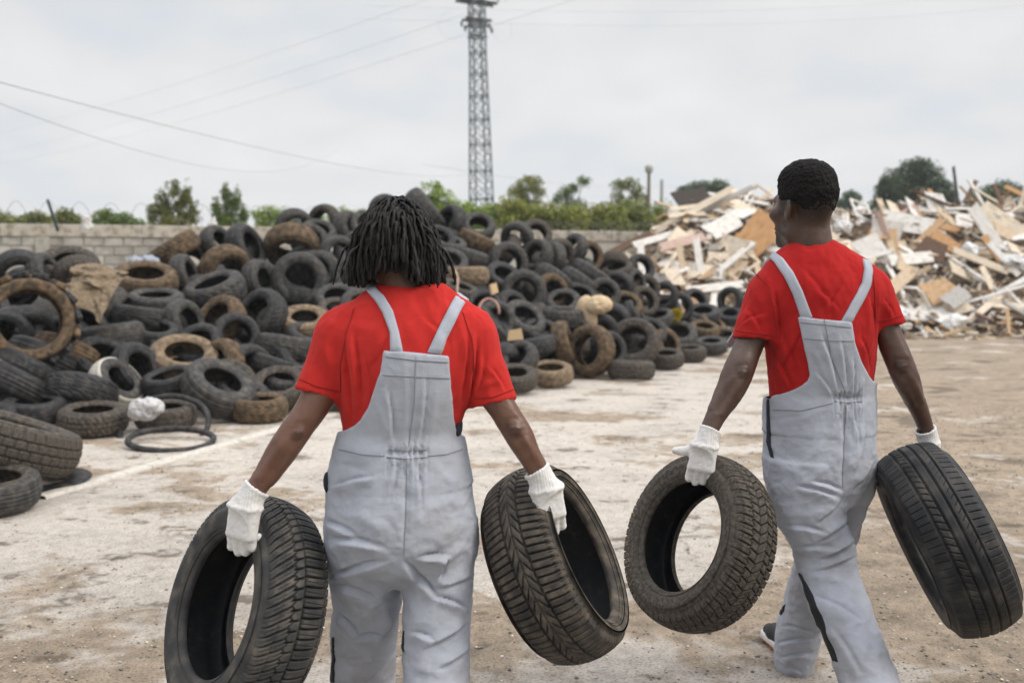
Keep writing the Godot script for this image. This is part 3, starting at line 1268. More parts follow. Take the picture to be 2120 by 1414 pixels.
func dress(m: Figure, o: Node3D, red: Material, grey: Material, cell := 0.0055) -> Dictionary:
	cloth_b.fractal_type = FastNoiseLite.FRACTAL_RIDGED
	var sf := func(p: Vector3) -> float: return shirt_field(m, p)
	var df := func(p: Vector3) -> float: return dungaree_field(m, p)
	# shirt
	var hi := m.torso.top + 0.08
	var low := m.centre - 0.10
	var x := 0.0
	for h in m.hems:
		x = maxf(x, absf(h[0].x) + 0.12)
	var got := net(func(p: Vector3) -> float: return maxf(shirt_field(m, p), low - p.y), Vector3(-x, low - 0.02, -0.24), Vector3(x, hi, 0.26), cell)
	var shirt_push := func(p: Vector3, n: Vector3) -> float:
		var h := 0.0048 * cloth_b.get_noise_3d(p.x * 9.0, p.y * 3.0, p.z * 9.0) + 0.0016 * cloth_a.get_noise_3d(p.x * 30.0, p.y * 16.0, p.z * 30.0)
		if n.z > -0.2:
			h += fold_height(m.shirt_creases, seen_at(p + m.root)) * clampf(n.z + 0.4, 0.0, 1.0)
		return h
	part(o, "t_shirt", skin(got, shirt_push), red)
	# dungarees
	var d_hi := joint(m, m.bib_top[0], minf(m.bib_top[1], m.bib_top[3]), 0.0).y + 0.05
	got = net(df, Vector3(-0.42, -0.02, -0.52), Vector3(0.42, d_hi, 0.62), cell * 0.86)
	var push := func(p: Vector3, n: Vector3) -> float:
		var q := seen_at(p + m.root)
		var amt := smoothstep(m.centre + 0.05, m.centre - 0.25, p.y)
		var h := (0.0020 + 0.0050 * amt) * cloth_b.get_noise_3d(p.x * 4.0 + p.y * 1.8, p.y * 3.2 - p.x * 2.0, p.z * 4.5) + (0.001 + 0.0026 * amt) * cloth_b.get_noise_3d(p.x * 9.0 - p.y * 5.0 + 7.0, p.y * 13.0 + p.x * 4.0, p.z * 9.0)
		if n.z > -0.3:
			h += fold_height(m.creases, q) * clampf(n.z * 1.2 + 0.5, 0.0, 1.0)
			# the gathered waist
			var gx := smoothstep(m.gather[0] - 12.0, m.gather[0] + 6.0, q.x) * smoothstep(m.gather[1] + 12.0, m.gather[1] - 6.0, q.x)
			if gx > 0.0:
				var dy: float = q.y - m.gather[2]
				var ph: float = (q.x - m.gather[0]) / m.gather[3] + 0.5 * cloth_a.get_noise_1d(q.x * 0.08) + 0.2 * cloth_a.get_noise_2d(q.x * 0.05, q.y * 0.05)
				var gy := exp(-pow(dy / (60.0 if dy > 0.0 else 26.0), 2.0))
				h += gx * (gy * 0.0040 * sin(ph * TAU) - 0.007 * exp(-pow(dy / 9.0, 2.0)))
		return h
	var stain := noise(83, 1.0, 4)
	var tint := func(p: Vector3, _n: Vector3) -> Color:
		var s := stain.get_noise_3d(p.x * 5.0, p.y * 4.0, p.z * 5.0)
		var dirt := smoothstep(0.05, 0.5, s + 0.40 * (0.5 - p.y)) * 0.34 + 0.10 * smoothstep(0.1, 0.4, stain.get_noise_3d(p.x * 18.0, p.y * 9.0, p.z * 18.0))
		var c := Color(1, 1, 1).lerp(Color(0.62, 0.55, 0.46), dirt)
		for q in m.scuffs:
			var e: Vector3 = (p - q[0]) / q[1]
			var w: float = stain.get_noise_3d(p.x * 26.0, p.y * 40.0, p.z * 26.0) + 0.55 - e.length()
			c = c.lerp(Color(1.45, 1.42, 1.32), 0.8 * smoothstep(0.0, 0.35, w))
		return c
	part(o, "dungarees", skin(got, push, tint), grey)
	return {"shirt": sf, "dungarees": df, "shirt_push": shirt_push, "push": push}


func skin_field(m: Figure, p: Vector3) -> float:
	var d := 1e9
	for c in m.skin_parts:
		d = smin(d, c.d(p), 0.03)
	return d


# a gloved hand: origin at the wrist, x to the thumb (left hand), y along the fingers, z out of the back of the hand
func glove(m: Figure, o: Node3D, wrist: Vector3, fingers: Vector3, back: Vector3, arm: Vector3, side: float, curl: Array, thumb: Array, white: Material, dots: Material) -> void:
	var y := fingers.normalized()
	var z := (back - y * back.dot(y)).normalized()
	var b := Basis(y.cross(z), y, z)
	var inv := b.transposed()
	var up_arm := (inv * arm).normalized()
	var digits: Array[Chain] = []
	var fx := [0.0315, 0.0105, -0.0105, -0.0305]
	var fy := [0.086, 0.091, 0.088, 0.080]
	var ln := [[0.040, 0.026, 0.020], [0.044, 0.028, 0.021], [0.041, 0.026, 0.020], [0.032, 0.021, 0.018]]
	for k in 4:
		var p := Vector3(fx[k] * side, fy[k], 0.0)
		var pts := [Vector3(fx[k] * 0.8 * side, 0.05, 0.0), p]
		var a := 0.0
		for s in 3:
			a += curl[s] * (1.0 + 0.06 * (k - 1.5))
			p += Vector3(-0.0012 * (k - 1.5) * side, cos(a), -sin(a)) * Vector3(1, ln[k][s], ln[k][s])
			pts.append(p)
		digits.append(Chain.new(pts, [0.012, 0.0125, 0.0115, 0.0108, 0.0098], 0.004))
	var tp := []
	for q in thumb:
		tp.append(Vector3(q[0] * side, q[1], q[2]))
	digits.append(Chain.new(tp, [0.017, 0.0145, 0.013, 0.0115], 0.01))
	var f := func(w: Vector3) -> float:
		var p := inv * (w - wrist)
		var q := (p - Vector3(0, 0.048, 0)).abs() - Vector3(0.030, 0.036, 0.007)
		var d := Vector3(maxf(q.x, 0), maxf(q.y, 0), maxf(q.z, 0)).length() - 0.012
		var t := p.dot(up_arm)
		var h := clampf((t + 0.075) / 0.105, 0.0, 1.0)
		var around := (p - up_arm * t).length() - lerpf(0.0365, 0.031, h)
		var cuff := around
		cuff = maxf(cuff, maxf(-0.046 - t, t - 0.028))
		cuff = maxf(cuff, -maxf(around + 0.0062, t + 0.024))
		d = smin(d, cuff, 0.022)
		for k in 4:
			d = smin(d, digits[k].d(p), 0.006)
		return smin(d, digits[4].d(p), 0.012)
	var got := net(f, wrist - Vector3.ONE * 0.17, wrist + Vector3.ONE * 0.17, 0.0030, 1.5)
	var push := func(w: Vector3, _n: Vector3) -> float:
		var p := inv * (w - wrist)
		var t := p.dot(up_arm)
		var rib := 0.0009 * sin(atan2(p.x, p.z) * 28.0) * smoothstep(0.02, 0.0, t)
		var ring := 0.003 * exp(-pow((p.y - 0.012 - 0.006 * cloth_a.get_noise_2d(p.x * 40.0, p.z * 40.0)) / 0.006, 2.0)) + 0.0015 * exp(-pow((t + 0.042) / 0.004, 2.0))
		return rib + ring + 0.0012 * cloth_a.get_noise_3d(p.x * 60.0, p.y * 60.0, p.z * 60.0)
	var g := part(o, "glove", skin(got, push), white)
	# rubber dots on the palm and the inside of the fingers
	var st := SurfaceTool.new()
	st.begin(Mesh.PRIMITIVE_TRIANGLES)
	var dot := SphereMesh.new()
	dot.radius = 0.0013
	dot.height = 0.0016
	dot.radial_segments = 6
	dot.rings = 2
	var spots := 0
	for i in 16:
		for j in 20:
			var p := Vector3((i - 7.5) * 0.0055, 0.004 + j * 0.0052, -0.06)
			var hit := false
			for s in 40:
				var d: float = f.call(wrist + b * p)
				if d < 0.0006:
					hit = true
					break
				p.z += maxf(d * 0.8, 0.0004)
				if p.z > 0.0:
					break
			if hit and gradient(f, wrist + b * p).dot(z) < 0.25:
				st.append_from(dot, 0, Transform3D(Basis.IDENTITY, wrist + b * p))
				spots += 1
	if spots:
		part(g, "grip_dots", st.commit(), dots)


func shoe(o: Node3D, heel: Vector3, toe: Vector3, upper: Material, sole: Material, out: Material) -> void:
	var f := (toe - heel).normalized()
	var r := f.cross(Vector3.UP).normalized()
	var b := Basis(r, r.cross(f), f)
	var inv := b.transposed()
	var top := Chain.new([Vector3(0, 0.055, 0.03), Vector3(0, 0.052, 0.10), Vector3(0, 0.045, 0.19), Vector3(0, 0.036, 0.245)], [0.040, 0.043, 0.040, 0.030], 0.02)
	var ankle := Chain.new([Vector3(0, 0.06, 0.035), Vector3(0, 0.105, 0.045)], [0.042, 0.040])
	var lo_c := heel.min(heel + f * 0.29) - Vector3.ONE * 0.10
	var hi_c := heel.max(heel + f * 0.29) + Vector3.ONE * 0.15
	var mid := func(w: Vector3) -> float:
		var p := inv * (w - heel)
		return maxf(smin(top.d(p), ankle.d(p), 0.03), maxf(0.026 - p.y, p.y - 0.11))
	var got := net(mid, lo_c, hi_c, 0.005, 1.5)
	var s := part(o, "shoe", skin(got), upper)
	for k in 2:
		var lo: float = [0.008, 0.0][k]
		var hi: float = [0.034, 0.010][k]
		var fat: float = [0.005, 0.003][k]
		var sf := func(w: Vector3) -> float:
			var p := inv * (w - heel)
			var c := Chain.new([Vector3(0, p.y, 0.035), Vector3(0, p.y, 0.12), Vector3(0, p.y, 0.24)], [0.041 + fat, 0.042 + fat, 0.036 + fat])
			return maxf(c.d(p), maxf(lo - p.y, p.y - hi - 0.02 * smoothstep(0.1, -0.01, p.z)))
		part(s, ["midsole", "outsole"][k], skin(net(sf, lo_c, hi_c, 0.006, 1.5)), [sole, out][k])


func people_materials() -> void:
	if M.has("red"):
		return
	var weave := bump_texture(91, 0.19, 256, 2)
	M.red = tri(ramp_texture(92, 0.01, [[0.0, 0.43, 0.024, 0.021], [0.5, 0.50, 0.030, 0.026], [1.0, 0.56, 0.037, 0.032]]), 3.0, 0.92, weave, 0.035)
	M.red.rim_enabled = true
	M.red.rim = 0.10
	M.red.rim_tint = 0.7
	M.red_deep = tri(ramp_texture(93, 0.01, [[0.0, 0.34, 0.014, 0.014], [0.5, 0.40, 0.018, 0.018], [1.0, 0.46, 0.023, 0.022]]), 3.0, 0.92, weave, 0.035)
	M.red_deep.rim_enabled = true
	M.red_deep.rim = 0.10
	M.red_deep.rim_tint = 0.7
	var wrinkle := NoiseTexture2D.new()
	wrinkle.width = 512
	wrinkle.height = 512
	wrinkle.seamless = true
	var wn := noise(190, 0.012, 4)
	wn.fractal_type = FastNoiseLite.FRACTAL_RIDGED
	wn.domain_warp_enabled = true
	wn.domain_warp_amplitude = 40.0
	wn.domain_warp_frequency = 0.01
	wrinkle.noise = wn
	M.grey = tri(ramp_texture(94, 0.01, [[0.0, 0.365, 0.385, 0.45], [0.5, 0.405, 0.425, 0.49], [1.0, 0.445, 0.465, 0.53]]), 2.2, 0.85, wrinkle, 0.16)
	M.grey.vertex_color_use_as_albedo = true
	M.grey_plain = M.grey.duplicate()
	M.grey_plain.vertex_color_use_as_albedo = false
	M.red_seam = plain(0.31, 0.011, 0.009, 0.95)
	M.seam = plain(0.27, 0.28, 0.32, 0.9)
	M.dark_cloth = plain(0.012, 0.013, 0.017, 0.85)
	M.navy = plain(0.02, 0.024, 0.035, 0.9)
	M.knit = tri(ramp_texture(95, 0.02, [[0.0, 0.66, 0.645, 0.64], [1.0, 0.78, 0.765, 0.76]]), 6.0, 0.97, bump_texture(96, 0.22, 256, 2), 0.06)
	M.knit.rim_enabled = true
	M.knit.rim = 0.3
	M.dots = plain(0.015, 0.017, 0.022, 0.6)
	for k in ["red", "red_deep", "grey", "grey_plain"]:
		M[k].metallic_specular = 0.2
	var pores := bump_texture(97, 0.12, 512, 3)
	M.skin_a = tri(ramp_texture(98, 0.012, [[0.0, 0.105, 0.046, 0.028], [0.5, 0.135, 0.062, 0.040], [1.0, 0.16, 0.078, 0.052]]), 4.0, 0.43, pores, 0.05)
	M.skin_b = tri(ramp_texture(99, 0.012, [[0.0, 0.060, 0.030, 0.021], [0.5, 0.080, 0.042, 0.030], [1.0, 0.105, 0.057, 0.042]]), 4.0, 0.42, pores, 0.05)
	for k in ["skin_a", "skin_b"]:
		M[k].vertex_color_use_as_albedo = true
	M.hair = tri(ramp_texture(100, 0.03, [[0.0, 0.004, 0.0034, 0.0034], [0.6, 0.010, 0.008, 0.008], [1.0, 0.030, 0.023, 0.021]], 256), 9.0, 0.62, bump_texture(101, 0.2, 256, 2), 0.15)
	M.hair.vertex_color_use_as_albedo = true
	M.hair.metallic_specular = 0.4
	M.hair_short = plain(0.009, 0.0075, 0.0075, 0.8)
	M.hair_short.metallic_specular = 0.3
	M.shoe_black = plain(0.02, 0.02, 0.022, 0.7)
	M.sole_white = plain(0.62, 0.60, 0.57, 0.7)
	M.sole_orange = plain(0.42, 0.10, 0.045, 0.7)


func man_with_dreadlocks() -> void:
	people_materials()
	var m := Figure.new()
	m.z0 = -2.6
	m.root = Vector3(on_plane(835, 900, m.z0).x, 0, m.z0)
	m.torso = loft(m, [
		[602, 779, 920, -0.02, 0.075], [622, 764, 938, -0.014, 0.082], [650, 735, 962, -0.005, 0.098], [690, 704, 984, 0.0, 0.118], [740, 700, 988, 0.004, 0.128], [800, 704, 982, 0.004, 0.128],
		[850, 708, 966, 0.0, 0.124], [893, 711, 951, -0.004, 0.120], [935, 708, 950, -0.004, 0.120], [1000, 704, 955, 0.0, 0.122]])
	m.shoulders = limb(m, [[712, 692, -0.005, 0.062], [800, 640, -0.012, 0.050], [905, 642, -0.012, 0.050], [970, 694, -0.005, 0.062]], 0.02)
	m.sleeves = [limb(m, [[712, 692, -0.005, 0.062], [682, 756, 0.012, 0.060], [653, 818, 0.03, 0.057], [640, 850, 0.035, 0.057]]), limb(m, [[970, 694, -0.005, 0.062], [1000, 765, 0.01, 0.060], [1024, 834, 0.025, 0.056], [1036, 868, 0.03, 0.056]])]
	m.hems = [[joint(m, 655, 816, 0.03), Vector3(-0.28, -0.92, 0.18).normalized()], [joint(m, 1024, 833, 0.025), Vector3(0.18, -0.96, 0.12).normalized()]]
	m.hips = loft(m, [
		[868, 722, 942, -0.004, 0.112], [893, 708, 952, -0.004, 0.124], [915, 702, 958, 0.0, 0.130], [945, 693, 962, 0.0, 0.134], [985, 681, 971, 0.005, 0.142], [1050, 677, 978, 0.014, 0.152], [1100, 677, 981, 0.014, 0.152], [1140, 682, 980, 0.006, 0.142], [1165, 705, 955, 0.0, 0.115], [1190, 760, 905, -0.005, 0.075], [1212, 805, 860, -0.01, 0.04]])
	m.legs = [
		loft(m, [[1075, 684, 836, 0.0, 0.118], [1150, 679, 833, -0.015, 0.112], [1200, 682, 829, -0.05, 0.106], [1250, 690, 827, -0.09, 0.102], [1300, 687, 819, -0.135, 0.098], [1350, 690, 816, -0.175, 0.094], [1414, 687, 814, -0.215, 0.090], [1500, 692, 806, -0.25, 0.085], [1600, 694, 798, -0.26, 0.080], [1700, 690, 800, -0.25, 0.082]]),
		loft(m, [[1075, 826, 980, 0.0, 0.118], [1150, 829, 983, 0.005, 0.110], [1200, 834, 979, 0.015, 0.102], [1250, 836, 974, 0.025, 0.098], [1300, 832, 973, 0.035, 0.094], [1350, 835, 971, 0.055, 0.092], [1414, 839, 967, 0.09, 0.088], [1500, 843, 960, 0.15, 0.082], [1620, 846, 954, 0.24, 0.078], [1760, 845, 955, 0.33, 0.082]])]
	m.cuffs = [0.045, 0.045]
	m.bib_l = [[700.0, 797.0], [731.0, 793.0], [773.0, 787.0], [807.0, 774.0], [845.0, 761.0], [871.0, 746.0], [884.0, 732.0], [892.0, 715.0], [897.0, 695.0], [905.0, 660.0], [915.0, 600.0]]
	m.bib_r = [[700.0, 927.0], [735.0, 928.0], [803.0, 933.0], [867.0, 939.0], [893.0, 945.0], [902.0, 955.0], [908.0, 980.0], [916.0, 1080.0]]
	m.bib_top = [795.0, 726.0, 930.0, 738.0]
	m.centre = joint(m, 830, 905, 0.0).y
	m.gather = [802.0, 882.0, 938.0, 9.5]
	m.scuffs = [[joint(m, 775, 1250, -0.02), Vector3(0.045, 0.018, 0.2)], [joint(m, 752, 1274, -0.03), Vector3(0.022, 0.03, 0.2)], [joint(m, 764, 1360, -0.1), Vector3(0.012, 0.05, 0.2)]]
	m.skin_parts = [
		limb(m, [[842, 650, -0.02, 0.066], [838, 600, -0.018, 0.0605], [832, 560, -0.03, 0.062], [828, 515, -0.04, 0.07]], 0.03),
		limb(m, [[712, 692, 0.0, 0.050], [668, 800, 0.03, 0.0455], [641, 850, 0.055, 0.0395], [613, 890, 0.075, 0.0395], [592, 922, 0.085, 0.0400], [568, 957, 0.09, 0.0360], [537, 1002, 0.105, 0.0280], [514, 1033, 0.113, 0.0250], [510, 1042, 0.115, 0.0200]], 0.02),
		limb(m, [[970, 694, 0.0, 0.050], [1015, 800, 0.025, 0.0435], [1041, 845, 0.04, 0.0375], [1066, 886, 0.05, 0.0375], [1080, 912, 0.05, 0.0380], [1100, 950, 0.055, 0.0320], [1115, 975, 0.055, 0.0270], [1127, 994, 0.055, 0.0245], [1130, 1003, 0.055, 0.0200]], 0.02),
		Chain.new([joint(m, 770, 720, -0.01), joint(m, 905, 720, -0.01)], [0.09, 0.09]),
		Chain.new([joint(m, 790, 840, -0.01), joint(m, 875, 840, -0.01)], [0.09, 0.09])]
	m.shirt_creases = [
		[728, 690, 742, 860, 7, 10, 1], [712, 720, 722, 880, 6, 9, 1], [752, 740, 768, 850, 3, 9, 1], [985, 700, 962, 850, 9, 10, 1], [965, 690, 948, 830, 5, 10, 1], [1000, 740, 985, 815, 6, 8, 1],
		[660, 700, 690, 790, 4, 12, 0], [690, 650, 745, 640, 3, 14, 0], [1010, 760, 1045, 810, 4, 7, 1], [990, 800, 1040, 790, 3, 7, 0], [790, 655, 905, 650, -2, 20, 0], [830, 640, 850, 700, 2, 14, 0], [870, 660, 930, 720, 2.5, 12, 1], [800, 690, 760, 760, 2.5, 12, 1]]
	m.creases = [
		# the bib: flattened pleats that run into the waist
		[838, 740, 838, 920, 2.5, 7, 0], [800, 800, 812, 925, 4, 8, 1], [780, 835, 806, 915, 4, 8, 0], [880, 780, 866, 920, 3.5, 8, 1], [905, 800, 884, 915, 3.5, 9, 0], [860, 760, 850, 880, 2, 8, 0],
		# seat
		[842, 950, 838, 1150, -5, 7, 0], [820, 955, 800, 1040, 4, 8, 1], [858, 955, 868, 1060, 4, 9, 1], [795, 955, 740, 1010, 4, 12, 0], [890, 955, 940, 1010, 4, 12, 0], [700, 960, 760, 975, -3, 8, 0],
		[690, 1010, 780, 990, 4, 10, 1], [720, 1060, 800, 1100, 5, 16, 0], [690, 1120, 800, 1140, 9, 14, 1], [680, 1085, 740, 1120, 7, 12, 1], [880, 1060, 960, 1030, 4, 14, 0], [950, 1080, 860, 1160, 5, 16, 0],
		# left leg
		[690, 1195, 800, 1165, 8, 12, 1], [690, 1215, 780, 1245, 7, 13, 1], [820, 1180, 740, 1290, 6, 14, 0], [695, 1270, 740, 1322, 8, 9, 1], [815, 1270, 770, 1325, 9, 10, 1], [740, 1325, 800, 1310, 7, 9, 1], [700, 1340, 790, 1360, 5, 12, 0], [810, 1340, 750, 1410, 5, 12, 1], [700, 1390, 800, 1400, 5, 14, 0],
		# right leg
		[835, 1165, 905, 1245, 11, 11, 1], [865, 1155, 930, 1150, 9, 8, 1], [918, 1150, 905, 1200, 7, 9, 1], [905, 1240, 965, 1262, 9, 9, 1], [970, 1130, 880, 1165, 6, 12, 0], [975, 1190, 900, 1215, 6, 11, 1], [845, 1230, 870, 1300, 6, 12, 0], [960, 1290, 880, 1340, 7, 10, 1], [850, 1310, 900, 1330, 6, 10, 1], [968, 1340, 900, 1385, 6, 11, 1], [850, 1380, 930, 1400, 5, 13, 0]]
	var o := thing("person", "man with dreadlocks in red T-shirt and grey dungarees, seen from behind, carrying two tyres", "person", Transform3D(Basis.IDENTITY, m.root), "two men carrying tyres")
	# body: neck, arms and trunk in one surface, the head on a finer grid
	var bf := func(p: Vector3) -> float: return skin_field(m, p)
	var head_c := joint(m, 826, 503, -0.045)
	var hb := Basis(Vector3.RIGHT, -0.25)
	var hf := func(p: Vector3) -> float:
		var d := ellipsoid(p, head_c, hb, Vector3(0.076, 0.098, 0.096))
		d = smin(d, ellipsoid(p, head_c + hb * Vector3(0, -0.07, -0.05), hb, Vector3(0.055, 0.07, 0.055)), 0.04)
		d = smin(d, m.skin_parts[0].d(p), 0.03)
		for s in [-1.0, 1.0]:
			d = smin(d, ellipsoid(p, head_c + Vector3(0.078 * s, -0.025, -0.005), hb, Vector3(0.010, 0.030, 0.019)), 0.01)
		d = smin(d, ellipsoid(p, head_c + hb * Vector3(0, -0.035, -0.105), hb, Vector3(0.015, 0.025, 0.018)), 0.015)
		return maxf(d, joint(m, 840, 600, 0.0).y - p.y)
	var body := joined_nets([net(func(p: Vector3) -> float: return maxf(bf.call(p), p.y - joint(m, 840, 596, 0.0).y), Vector3(-0.48, 0.55, -0.2), Vector3(0.46, 1.5, 0.2), 0.0055), net(hf, head_c - Vector3(0.13, 0.17, 0.16), head_c + Vector3(0.13, 0.14, 0.14), 0.0038)])
	m.elbows = [joint(m, 621, 898, 0.12), joint(m, 1066, 889, 0.09)]
	part(o, "body", skin(body, func(p: Vector3, n: Vector3) -> float: return arm_push(m, p, n), func(p: Vector3, _n: Vector3) -> Color: return elbow_tint(m, p)), M.skin_a)
	var fields := dress(m, o, M.red, M.grey)
	var sf: Callable = fields.shirt
	var df: Callable = fields.dungarees
	collar(o, joint(m, 848, 601, -0.025), 0.090, 0.080, Vector3(0, 0, -1), 0.05, 0.006, M.red)
	for e in [[[618, 783], [655, 800], [702, 811]], [[982, 825], [1022, 822], [1062, 806]], [[735, 640], [716, 690], [706, 760], [706, 812]], [[958, 645], [976, 700], [980, 770], [978, 806]]]:
		seam(m, o.get_node("t_shirt"), sf, fields.shirt_push, e, 1.8, M.red_seam)
	var d := o.get_node("dungarees")
	part(d, "shoulder_strap", sheet_on(m, sf, fields.shirt_push, [[809, 730, 835, 731], [808, 690, 826, 688], [793, 650, 814, 645], [776, 622, 796, 614], [762, 606, 780, 599]], 0.007, 5, 6, [[joint(m, 760, 600, 0).x - 0.004, joint(m, 778, 600, 0).x, -0.03], [joint(m, 760, 600, 0).x - 0.004, joint(m, 778, 600, 0).x, -0.09]]), M.grey_plain)
	part(d, "shoulder_strap", sheet_on(m, sf, fields.shirt_push, [[884, 730, 912, 734], [900, 695, 924, 702], [917, 660, 940, 671], [934, 627, 955, 640], [940, 617, 960, 632]], 0.007, 5, 6, [[joint(m, 944, 600, 0).x, joint(m, 966, 600, 0).x, -0.03], [joint(m, 944, 600, 0).x, joint(m, 966, 600, 0).x, -0.09]]), M.grey_plain)
	seam(m, d, df, fields.push, [[798, 738], [860, 746], [928, 750]], 2.2)
	seam(m, d, df, fields.push, [[792, 776], [860, 780], [932, 783]], 1.6)
	seam(m, d, df, fields.push, [[861, 740], [858, 830], [846, 925]], 1.6)
	seam(m, d, df, fields.push, [[802, 931], [842, 934], [884, 931]], 2.0)
	seam(m, d, df, fields.push, [[800, 946], [842, 950], [886, 946]], 2.0)
	seam(m, d, df, fields.push, [[842, 955], [841, 1050], [836, 1150]], 1.8)
	seam(m, d, df, fields.push, [[700, 930], [750, 941], [800, 944]], 1.3)
	seam(m, d, df, fields.push, [[886, 944], [925, 940], [958, 930]], 1.3)
	part(d, "inset_stripe", sheet_on(m, df, fields.push, [[690, 1318, 694, 1318], [690, 1362, 695, 1362], [689, 1412, 695, 1412]], 0.003, 3, 8), M.dark_cloth)
	part(d, "inset_stripe", sheet_on(m, df, fields.push, [[836, 1306, 840, 1306], [837, 1330, 840, 1330], [839, 1350, 841, 1350]], 0.003, 3, 6), M.dark_cloth)
	var pocket := net(func(p: Vector3) -> float: return ellipsoid(p, joint(m, 679, 1000, 0.03), Basis(Vector3.BACK, 0.15), Vector3(0.009, 0.030, 0.045)), joint(m, 679, 1000, 0.03) - Vector3.ONE * 0.07, joint(m, 679, 1000, 0.03) + Vector3.ONE * 0.07, 0.004)
	part(d, "pocket_opening", skin(pocket), M.navy)
	var flap := net(func(p: Vector3) -> float: return ellipsoid(p, joint(m, 948, 886, 0.01), Basis(Vector3.BACK, -0.12), Vector3(0.012, 0.030, 0.05)), joint(m, 948, 886, 0.01) - Vector3.ONE * 0.08, joint(m, 948, 886, 0.01) + Vector3.ONE * 0.08, 0.004)
	part(d, "side_flap", skin(flap), M.navy)
	glove(m, o, joint(m, 509, 1040, 0.115), Vector3(-0.16, -0.98, 0.02), Vector3(-0.42, 0.12, 0.90), joint(m, 514, 1033, 0.113) - joint(m, 540, 998, 0.104), 1.0, [0.30, 1.45, 1.3], [[0.016, 0.02, -0.012], [0.032, 0.044, -0.026], [0.030, 0.064, -0.036], [0.022, 0.076, -0.042]], M.knit, M.dots)
	glove(m, o, joint(m, 1129, 1003, 0.055), Vector3(0.16, -0.97, -0.05), Vector3(0.44, 0.12, 0.89), joint(m, 1127, 994, 0.055) - joint(m, 1111, 968, 0.055), -1.0, [0.30, 1.45, 1.3], [[0.016, 0.02, -0.012], [0.030, 0.042, -0.026], [0.027, 0.060, -0.036], [0.018, 0.070, -0.040]], M.knit, M.dots)
	shoe(o, joint(m, 742, 1650, -0.22) * Vector3(1, 0, 1), joint(m, 735, 1650, -0.5) * Vector3(1, 0, 1), M.shoe_black, M.sole_white, M.shoe_black)
	shoe(o, joint(m, 900, 1744, 0.36) * Vector3(1, 0, 1) + Vector3(0, 0.03, 0), joint(m, 908, 1744, 0.1) * Vector3(1, 0, 1) + Vector3(0, 0.01, 0), M.shoe_black, M.sole_white, M.shoe_black)
	dreadlocks(m, o, head_c + Vector3(-0.006, 0.002, 0.0), hb)


func arm_push(m: Figure, p: Vector3, _n: Vector3) -> float:
	var h := 0.0022 * cloth_a.get_noise_3d(p.x * 9.0, p.y * 7.0, p.z * 9.0) + 0.0009 * cloth_a.get_noise_3d(p.x * 30.0, p.y * 22.0, p.z * 30.0)
	# the point of the elbow with its creases, sinews running down the forearm
	for e in m.elbows:
		var q: Vector3 = p - e
		var d := q.length()
		if d < 0.16:
			h += 0.0045 * exp(-d * d / 0.00025) - 0.0025 * exp(-pow((d - 0.026) / 0.009, 2.0)) + 0.0014 * sin(q.y * 420.0 + 3.0 * cloth_a.get_noise_3d(p.x * 40.0, p.y * 40.0, 0.0)) * exp(-d * d / 0.0006)
			if q.y < 0.0:
				h += 0.0022 * sin((q.x * 0.85 + q.y * (0.55 if e.x > 0.0 else -0.55)) * 170.0) * smoothstep(0.0, -0.04, q.y)
	return h


func elbow_tint(m: Figure, p: Vector3) -> Color:
	var c := Color.WHITE
	for e in m.elbows:
		var d: float = (p - e).length() + 0.012 * cloth_a.get_noise_3d(p.x * 30.0, p.y * 30.0, p.z * 30.0)
		c = c.lerp(Color(0.50, 0.50, 0.54), 0.75 * smoothstep(0.034, 0.008, d))
	return c


func seam(m: Figure, d: Node, field: Callable, push: Callable, line: Array, width: float, mat: Material = null) -> void:
	var rows := []
	for k in line.size():
		var t := (Vector2(line[mini(k + 1, line.size() - 1)][0], line[mini(k + 1, line.size() - 1)][1]) - Vector2(line[maxi(k - 1, 0)][0], line[maxi(k - 1, 0)][1])).normalized()
		var s := Vector2(-t.y, t.x) * width * 0.5
		rows.append([line[k][0] - s.x, line[k][1] - s.y, line[k][0] + s.x, line[k][1] + s.y])
	part(d, "seam", sheet_on(m, field, push, rows, 0.0018, 3, 10), mat if mat else M.seam)


# the ribbed neckband: a flattened ring round the neck, its front lower than its back
func collar(o: Node, c: Vector3, rx: float, rz: float, front: Vector3, drop: float, roll: float, mat: Material) -> void:
	var side := front.cross(Vector3.UP)
	var v := PackedVector3Array()
	for k in 48:
		var a := TAU * k / 48
		var d := side * cos(a) * rx + front * sin(a) * rz
		var p := c + d - Vector3.UP * (drop * (0.5 + 0.5 * sin(a)) + roll * cos(a))
		var out := d.normalized()
		for q in 10:
			var b := TAU * q / 10
			v.append(p + out * cos(b) * 0.0042 + (Vector3.UP - out * 0.35) * sin(b) * 0.0105)
	var w := PackedVector3Array()
	for q in 10:
		for k in 48:
			w.append(v[k * 10 + q])
	w.append_array(w.slice(0, 48))
	var g := grid_mesh(w, 11, 48, true)
	var n: PackedVector3Array = g.surface_get_arrays(0)[Mesh.ARRAY_NORMAL]
	if n[5].dot((w[5] - c) * Vector3(1, 0, 1)) < 0.0:
		g = grid_mesh(w, 11, 48, true, PackedColorArray(), PackedVector2Array(), true)
	part(o.get_node("t_shirt"), "collar_band", g, mat)


